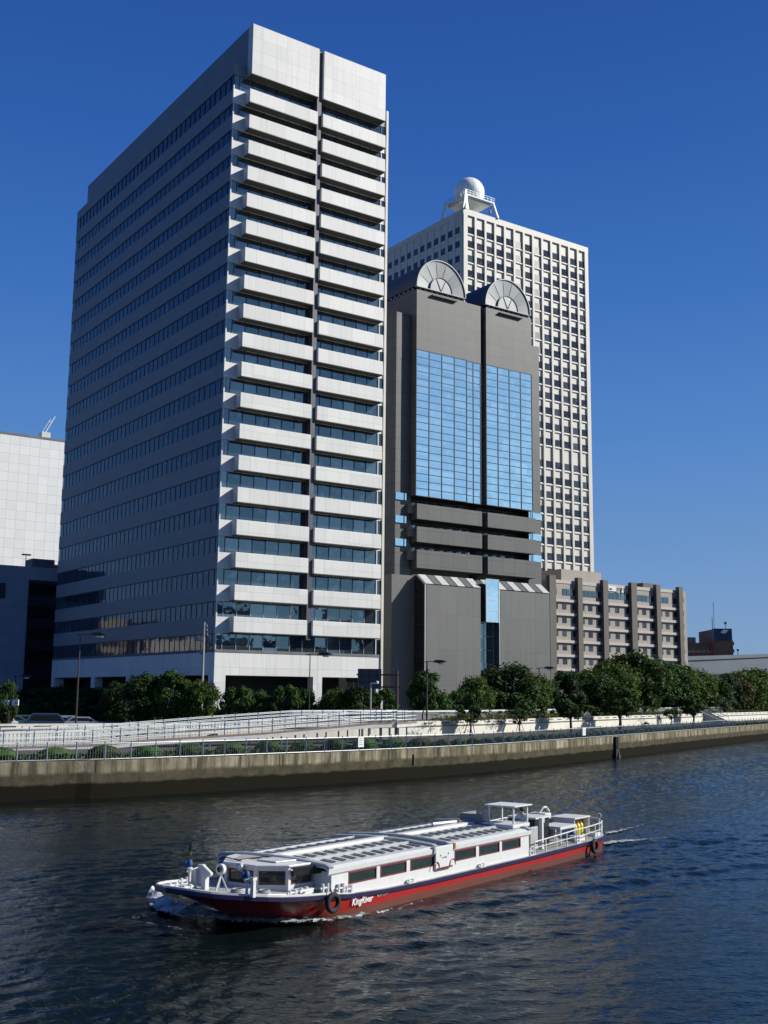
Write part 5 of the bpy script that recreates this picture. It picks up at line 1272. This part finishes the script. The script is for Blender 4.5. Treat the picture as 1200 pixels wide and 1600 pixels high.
b = MB(); b.tube([(23.7, -1.3, 1.55), (24.6, -1.2, 1.45), (25.0, -.4, 1.4)], .02, 5); b.build('stay', ['white_paint'], boat)
MB().box(22.9, 23.1, -1.3, -1.1, 1.0, 1.6).build('blue_bin', ['fabric_blue'], boat, bevel=.04)
MB().box(23.5, 23.95, -.5, .6, dz(23.5)-.02, dz(23.5)+.06).build('deck_hatch', ['white_paint'], boat, bevel=.02); MB().box(22.2, 22.9, 1.6, 2.0, .82, .98).build('deck_hatch', ['white_paint'], boat, bevel=.02)
# canopy over the steering place
b = MB(); b.prism([(7.5, .5, 2.46), (7.5, 2.0, 2.46), (8.95, 1.95, 2.46), (8.95, .5, 2.46)], (0, 0, .05)); b.build('canopy', ['steel_white'], boat, bevel=.01)
for (x, y, z0) in ((8.8, .65, 1.66), (8.8, 1.8, 1.62), (7.7, .65, .55), (7.7, 1.85, .55)): MB().box(x-.03, x+.03, y-.03, y+.03, z0, 2.46).build('canopy_post', ['white_paint'], boat)
b = MB(); b.box(7.75, 9.2, .5, 2.0, 1.64, 1.78); b.build('canopy_base', ['white_paint'], boat, bevel=.02)
b = MB(); b.box(9.0, 9.08, -.6, 0.5, 1.72, 2.1); b.box(7.9, 9.0, -.62, -.5, 1.68, 2.1); b.build('wind_shield', ['roof_grey'], boat)
b = MB(); b.box(7.3, 8.0, 2.05, 2.16, .62, 1.6, 0); n = 6; b.build('sliding_door', ['deck_grey'], boat, bevel=.04)
b = MB(); b.box(6.4, 6.56, 1.8, 1.96, .53, 1.85); b.box(6.3, 6.4, 1.8, 1.96, 1.65, 1.85); b.build('white_pillar', ['white_paint'], boat, bevel=.02)
b = MB(); b.box(5.0, 6.3, .2, 1.5, .56, 1.75, 0); b.box(4.95, 6.35, .15, 1.55, 1.75, 1.82, 1); b.build('engine_casing', ['sign_black', 'white_paint'], boat)
b = MB(); b.tube([(9.9, -.3, 1.82), (11.4, -.5, 1.84)], .07, 8); b.lathe((9.75, -.25, 1.82), [(.02, -.08), (.09, -.06), (.09, .06), (.02, .08)], 10, mi=1); b.tube([(9.6, -.2, 1.82), (7.9, .1, 2.0)], .03, 5); b.build('boom', ['galvanised', 'brass_brown'], boat)
b = MB(); b.box(3.3, 4.9, .9, 2.0, 1.22, 1.34, 0)
for (x, y) in ((3.4, 1.0), (3.4, 1.95), (4.8, 1.0), (4.8, 1.95)): b.bar((x, y, .55), (x, y, 1.22), .06)
b.tube([(4.5, 1.5, .56), (4.5, 1.5, .95), (4.3, 1.5, 1.02), (3.9, 1.5, 1.02)], .03, 6); b.build('stern_table', ['white_paint'], boat)
b = MB(); b.box(3.2, 4.7, -.3, .8, .56, 1.5, 0); b.box(3.0, 3.6, -.2, .6, 1.5, 1.72, 1); b.tube([(3.4, .2, 1.7), (3.2, .3, 1.95), (2.9, .3, 1.95), (2.8, .4, 1.75)], .05, 6, mi=1); b.box(4.8, 5.0, .2, .8, .56, 1.4, 0); b.build('machinery', ['sign_black', 'white_paint'], boat)
eb = MB(); x0, x1, y0, y1, z0, z1 = .75, 2.35, .2, 1.45, .58, 1.42
eb.box(x0, x1, y0, y0+.05, z0, z1, 0); eb.box(x0, x0+.05, y0+.05, y1, z0, z1, 0); eb.box(x1-.05, x1, y0+.05, y1, z0, z1, 0); eb.box(x0-.03, x1+.03, y0, y1+.05, z1, z1+.06, 0); eb.box(x0+.06, x1-.06, y0+.06, y0+.1, z0+.02, z1-.02, 1)
eb.box(x0+.06, x1-.06, y0+.1, y1-.3, z1-.3, z1-.02, 1)
gb = eb.build('gas_locker', ['white_paint', 'engine_red'], boat)
for k in range(3):
    b = MB(); x = 1.05+.33*k; b.lathe((x, 1.15, .6), [(.02, 0), (.12, .01), (.12, .45), (.07, .55), (.04, .56), (.04, .66), (.01, .67)], 12); b.build('gas_bottle', ['gas_yellow'], gb, smooth=False)
b = MB(); b.box(2.6, 3.3, 1.6, 2.1, .57, .8); b.box(.9, 1.5, 1.7, 2.1, .58, .78); b.build('deck_box', ['white_paint'], boat, bevel=.03)
MB().box(2.35, 2.6, 1.3, 1.6, .57, .95).build('blue_bin', ['fabric_blue'], boat, bevel=.03)
# stern rail
rail = empty('stern_rail', (0, 0, 0)); rail.parent = boat
path = [(x, lerp_tab(YG, x)-.1, lerp_tab(ZG, x)) for x in (8.0, 7, 6, 5, 4, 3, 2, 1.2, .6, .25)]
for hz, r in ((.68, .028), (.36, .018)):
    for side in (1, -1):
        b = MB(); pp = [(x, side*y, z+hz*.9*(1-.35*(x-4)/8 if x > 4 else 1)) for x, y, z in path]; b.tube(pp, r, 6); b.build('rail', ['white_paint'], rail)
b = MB(); b.tube([(.25, -1.75, 1.33), (.1, -1.2, 1.33), (.1, 1.2, 1.33), (.25, 1.75, 1.33)], .028, 6); b.torus((.3, 1.75, 1.45), .1, .02, (1, .6, 0), 14, 5); b.build('rail', ['white_paint'], rail)
for i in range(0, 10):
    x, y, z = path[i]
    for side in (1, -1): MB().box(x-.02, x+.02, side*y-.02, side*y+.02, z, z+.61*(1-.35*(x-4)/8 if x > 4 else 1)).build('rail_post', ['white_paint'], rail)
# lettering on the hull
def text_on(body, size, x, z, y, mat, name, parent, shear=.3, ext=.006):
    cu = bpy.data.curves.new(name, 'FONT'); cu.body = body; cu.size = size; cu.shear = shear; cu.extrude = ext; cu.offset = size*.02
    o = bpy.data.objects.new(name, cu); C.objects.link(o)
    dg = bpy.context.evaluated_depsgraph_get(); me = bpy.data.meshes.new_from_object(o.evaluated_get(dg)); bpy.data.objects.remove(o)
    o = bpy.data.objects.new(name, me); C.objects.link(o); me.materials.clear(); me.materials.append(M[mat]); o.parent = parent
    o.matrix_local = Matrix(((-1, 0, 0, x), (0, 0, 1, y), (0, 1, 0, z), (0, 0, 0, 1))); return o
text_on('KingRiver', .29, 20.85, .30, 2.465, 'sign_white', 'hull_name', boat)
text_on('\u30ad\u30f3\u30b0\u30ea\u30d0\u30fc', .11, 19.45, .38, 2.46, 'ledge_pink', 'hull_name', boat, .2)
# tyre fenders hang from the rail: things of their own
for i, (x, R, lab_) in enumerate(((22.05, .24, 'black tyre fender hanging at the bow end of the boat side'), (2.75, .25, 'black tyre fender hanging near the stern of the boat'))):
    zc = lerp_tab(ZG, x)-.22; b = MB(); b.torus((0, 0, 0), R, .085, (0, 1, 0), 28, 10); o = b.build('tyre_fender', ['rubber'], None, smooth=True)
    y = 2.63; P = BO+Vector((cos(BA)*x-sin(BA)*y, sin(BA)*x+cos(BA)*y, zc)); o.location = P; o.rotation_euler = (0, 0, BA+(-.12 if i == 0 else 0)); tag(o, lab_, 'tyre fender', 'tyre fenders on the boat')
    b = MB(); b.tube([(0, 0, R), (0, -.15, R+.2)], .02, 5); b.build('rope', ['rubber'], o)
# helmsman
def bw(x, y, z): return BO+Vector((cos(BA)*x-sin(BA)*y, sin(BA)*x+cos(BA)*y, z))
J = {'pelvis': (0, 0, .9), 'chest': (.02, 0, 1.28), 'neck': (.03, 0, 1.45), 'head': (.06, 0, 1.58), 'top': (.06, 0, 1.7), 'ls': (.02, .2, 1.40), 'le': (.12, .27, 1.14), 'lh': (.36, .2, 1.12), 'rs': (.02, -.2, 1.40), 're': (.12, -.27, 1.14), 'rh': (.36, -.2, 1.12), 'lk': (.05, .11, .48), 'lf': (-.02, .12, .06), 'lt': (.16, .13, .03), 'rk': (.03, -.11, .48), 'rf': (-.04, -.12, .06), 'rt': (.14, -.13, .03)}
R0 = {'pelvis': .15, 'chest': .155, 'neck': .055, 'head': .095, 'top': .07, 'ls': .07, 'le': .048, 'lh': .04, 'rs': .07, 're': .048, 'rh': .04, 'lk': .062, 'lf': .045, 'lt': .035, 'rk': .062, 'rf': .045, 'rt': .035}
E_ = [('pelvis', 'chest'), ('chest', 'neck'), ('neck', 'head'), ('head', 'top'), ('chest', 'ls'), ('ls', 'le'), ('le', 'lh'), ('chest', 'rs'), ('rs', 're'), ('re', 'rh'), ('pelvis', 'lk'), ('lk', 'lf'), ('lf', 'lt'), ('pelvis', 'rk'), ('rk', 'rf'), ('rf', 'rt')]
names = list(J)
def skin_mesh(nm, mat, keys=None, extra=0.0):
    ks = keys or names; me = bpy.data.meshes.new(nm); me.from_pydata([J[k] for k in ks], [(ks.index(a), ks.index(b_)) for a, b_ in E_ if a in ks and b_ in ks], [])
    o = bpy.data.objects.new(nm, me); C.objects.link(o); sk = o.modifiers.new('skin', 'SKIN'); sk.use_smooth_shade = True
    for i, k in enumerate(ks): me.skin_vertices[0].data[i].radius = (R0[k]+extra, R0[k]+extra); me.skin_vertices[0].data[i].use_root = (i == 0)
    sb = o.modifiers.new('sub', 'SUBSURF'); sb.levels = 1; sb.render_levels = 1; me.materials.append(M[mat]); return o
per = skin_mesh('person', 'skin'); per.location = bw(6.98, 1.25, .56); per.rotation_euler = (0, 0, BA)
tag(per, 'person in a pale blue shirt standing at the steering place under the small canopy', 'person')
c_ = skin_mesh('shirt', 'shirt', ['pelvis', 'chest', 'ls', 'le', 'rs', 're'], .016); c_.parent = per
c_ = skin_mesh('trousers', 'hull_navy', ['pelvis', 'lk', 'lf', 'rk', 'rf'], .02); c_.parent = per
b = MB(); b.lathe((.04, 0, 1.6), [(.10, -.02), (.112, .05), (.09, .12), (.03, .15), (.005, .152)], 14); b.build('cap', ['hair_black'], per, smooth=True)
for sd in (1, -1):
    b = MB()
    for k in range(4): y = sd*.2-.03+.02*k; b.tube([(.36, y, 1.12), (.40, y, 1.115), (.425, y, 1.09)], .009, 5)
    b.tube([(.35, sd*.165, 1.12), (.385, sd*.15, 1.10)], .01, 5); b.build('fingers', ['skin'], per)
b = MB(); b.lathe((.165, 0, 1.585), [(.004, -.01), (.014, .0), (.004, .03)], 8); b.box(.15, .158, -.045, -.025, 1.61, 1.62); b.box(.15, .158, .025, .045, 1.61, 1.62); b.build('face_features', ['skin'], per)
b = MB(); b.torus((7.42, 1.25, 1.64), .2, .02, (1, 0, .3), 20, 6); b.bar((7.45, 1.25, 1.3), (7.45, 1.25, 1.64), .05); b.build('steering_wheel', ['sign_black'], boat)
# ================================================================== foam
def foam_strip(name, outer, inner, label, hmax, nz=26, seed=1, dens=1.0, zin=.1, tip=1.0):
    rng = random.Random(seed); A = smooth_line([zp(x, y, 0.0) for x, y in outer], .12); Bp = [zp(x, y, zin) for x, y in inner]; LA = arclen(A)
    Bs = smooth_line(Bp, .12); LB = arclen(Bs); n = len(A); M_ = 12; vs = []; ds = []
    from mathutils import noise as mn
    for i in range(n):
        f = LA[i]/LA[-1]; q, _ = at_len(Bs, LB, f*LB[-1]*.999); a = A[i]
        for j in range(M_+1):
            t = j/M_; p = a.lerp(q, t); e = sin(pi*min(1, t*1.02)); ez = 1 if f > .05 else f/.05
            nn = mn.noise(Vector((p.x*2.2, p.y*2.2, seed)))+.5*mn.noise(Vector((p.x*6, p.y*6, seed+3)))+.25*mn.noise(Vector((p.x*14, p.y*14, seed)))
            h = hmax*(1-.75*f)*e*(.55+.8*nn)+.035
            vs.append((p.x+.06*nn, p.y+.06*nn, max(.01, h))); ds.append(max(0, min(1, (.35+.75*e)*(1-.75*f**tip)*dens)))
    fs = [(i*(M_+1)+j, (i+1)*(M_+1)+j, (i+1)*(M_+1)+j+1, i*(M_+1)+j+1) for i in range(n-1) for j in range(M_)]
    mb = MB(); mb.v = vs; mb.f = fs; mb.m = [0]*len(fs); o = mb.build(name, ['foam'], None, smooth=True)
    at = o.data.attributes.new('foam_amount', 'FLOAT', 'POINT')
    at.data.foreach_set('value', ds); o['kind'] = 'stuff'; return tag(o, label, 'foam')
foam_strip('bow_wave', [(228, 1400), (229, 1413), (244, 1428), (278, 1437), (320, 1441), (370, 1446), (430, 1448), (490, 1446), (550, 1440), (610, 1428), (660, 1413), (720, 1397)],
           [(243, 1392), (256, 1396), (278, 1404), (305, 1411), (340, 1418), (380, 1424), (430, 1430), (485, 1432), (540, 1428), (600, 1419), (655, 1407), (715, 1394)], 'white bow wave curling along the front of the boat', .28, seed=2, zin=.12, tip=1.6)
foam_strip('wake_foam', [(946, 1306), (975, 1300), (1010, 1290), (1045, 1282), (1095, 1276)], [(946, 1301), (975, 1295), (1010, 1286), (1045, 1278.5), (1095, 1273.5)], 'upper streak of pale foam trailing behind the stern', .06, seed=5, dens=.68, zin=.0, tip=1.0)
foam_strip('wake_foam', [(944, 1322), (965, 1319), (990, 1317), (1020, 1313), (1075, 1309)], [(944, 1316), (965, 1313.5), (990, 1312), (1020, 1309.5), (1075, 1306.5)], 'lower streak of white foam trailing behind the stern', .08, seed=6, dens=.8, zin=.0, tip=1.2)
foam_strip('hull_foam', [(700, 1402), (760, 1389), (820, 1374), (880, 1352), (940, 1329)], [(700, 1398), (760, 1385), (820, 1370), (880, 1349), (940, 1326)], 'thin broken line of foam along the middle and aft hull', .03, seed=7, dens=.36, zin=.0, tip=3)
# ================================================================== light
s_az = Vector((cos(SITE), sin(SITE), 0))*1.0+Vector((sin(SITE), -cos(SITE), 0))*.66
SD = Vector((s_az.x, s_az.y, .74)).normalized()
sun = bpy.data.lights.new('sun', 'SUN'); sun.energy = 5.0; sun.angle = radians(.5); sun.color = (1.0, .965, .90)
so = bpy.data.objects.new('sun', sun); C.objects.link(so); so.rotation_euler = SD.to_track_quat('Z', 'Y').to_euler(); so.location = (0, 0, 200)
world = bpy.data.worlds.new('World'); scene.world = world; world.use_nodes = True
nt = world.node_tree; bg = nt.nodes['Background']
sky = nt.nodes.new('ShaderNodeTexSky'); sky.sky_type = 'NISHITA'; sky.sun_disc = False
sky.sun_elevation = math.asin(SD.z); sky.sun_rotation = atan2(SD.x, SD.y)
sky.altitude = 0; sky.air_density = 1.0; sky.dust_density = .35; sky.ozone_density = 3.0
hs = nt.nodes.new('ShaderNodeHueSaturation'); hs.inputs['Saturation'].default_value = 1.22; hs.inputs['Value'].default_value = 1.0
nt.links.new(sky.outputs[0], hs.inputs['Color'])
STR = .052; bg.inputs[1].default_value = STR
tcw = nt.nodes.new('ShaderNodeTexCoord'); sxw = nt.nodes.new('ShaderNodeSeparateXYZ'); nt.links.new(tcw.outputs['Generated'], sxw.inputs[0])
rp = nt.nodes.new('ShaderNodeValToRGB'); el = rp.color_ramp.elements
EXP = .35; K = 1/(2**EXP)
def lin(c): return tuple(((v/255)/12.92 if v/255 <= .04045 else ((v/255+.055)/1.055)**2.4)*K for v in c)
stops = [(0.0, (130, 162, 202)), (.10, (112, 153, 206)), (.22, (84, 136, 205)), (.34, (62, 114, 194)), (.46, (46, 96, 178)), (.62, (35, 76, 156)), (1.0, (20, 52, 122))]
el[0].position = 0; el[0].color = (*lin(stops[0][1]), 1); el[1].position = 1; el[1].color = (*lin(stops[-1][1]), 1)
for p_, c_ in stops[1:-1]:
    e_ = el.new(p_); e_.color = (*lin(c_), 1)
nt.links.new(sxw.outputs[2], rp.inputs[0])
mul = nt.nodes.new('ShaderNodeVectorMath'); mul.operation = 'SCALE'; mul.inputs[3].default_value = 1/STR; 
sh = Vector((SD.x, SD.y, 0)).normalized(); dt = nt.nodes.new('ShaderNodeVectorMath'); dt.operation = 'DOT_PRODUCT'; dt.inputs[1].default_value = sh
nt.links.new(tcw.outputs['Generated'], dt.inputs[0])
glow = math_n(nt, 'MULTIPLY', math_n(nt, 'POWER', math_n(nt, 'MAXIMUM', dt.outputs['Value'], 0.0), 5.0), math_n(nt, 'SUBTRACT', 1.0, math_n(nt, 'MULTIPLY', sxw.outputs[2], .6)))
cg = mixc(nt, math_n(nt, 'MULTIPLY', glow, .9), rp.outputs[0], tuple(c*1.25 for c in lin((175, 222, 250))))
nt.links.new(cg, mul.inputs[0])
mxw = nt.nodes.new('ShaderNodeMix'); mxw.data_type = 'RGBA'; mxw.inputs[0].default_value = .85
nt.links.new(hs.outputs[0], mxw.inputs[6]); nt.links.new(mul.outputs[0], mxw.inputs[7]); nt.links.new(mxw.outputs[2], bg.inputs[0])
scene.view_settings.view_transform = 'Standard'; scene.view_settings.look = 'None'; scene.view_settings.gamma = 1; scene.view_settings.exposure = EXP
scene.view_settings.use_curve_mapping = False
scene.cycles.max_bounces = 6; scene.cycles.transparent_max_bounces = 8; scene.cycles.use_denoising = True
protos_left = [o for o in bpy.data.objects if o.parent is None and o.name.startswith('tree') and 'category' not in o]
for e in protos_left:
    for ch in [x for x in bpy.data.objects if x.parent == e]: bpy.data.objects.remove(ch)
    bpy.data.objects.remove(e)
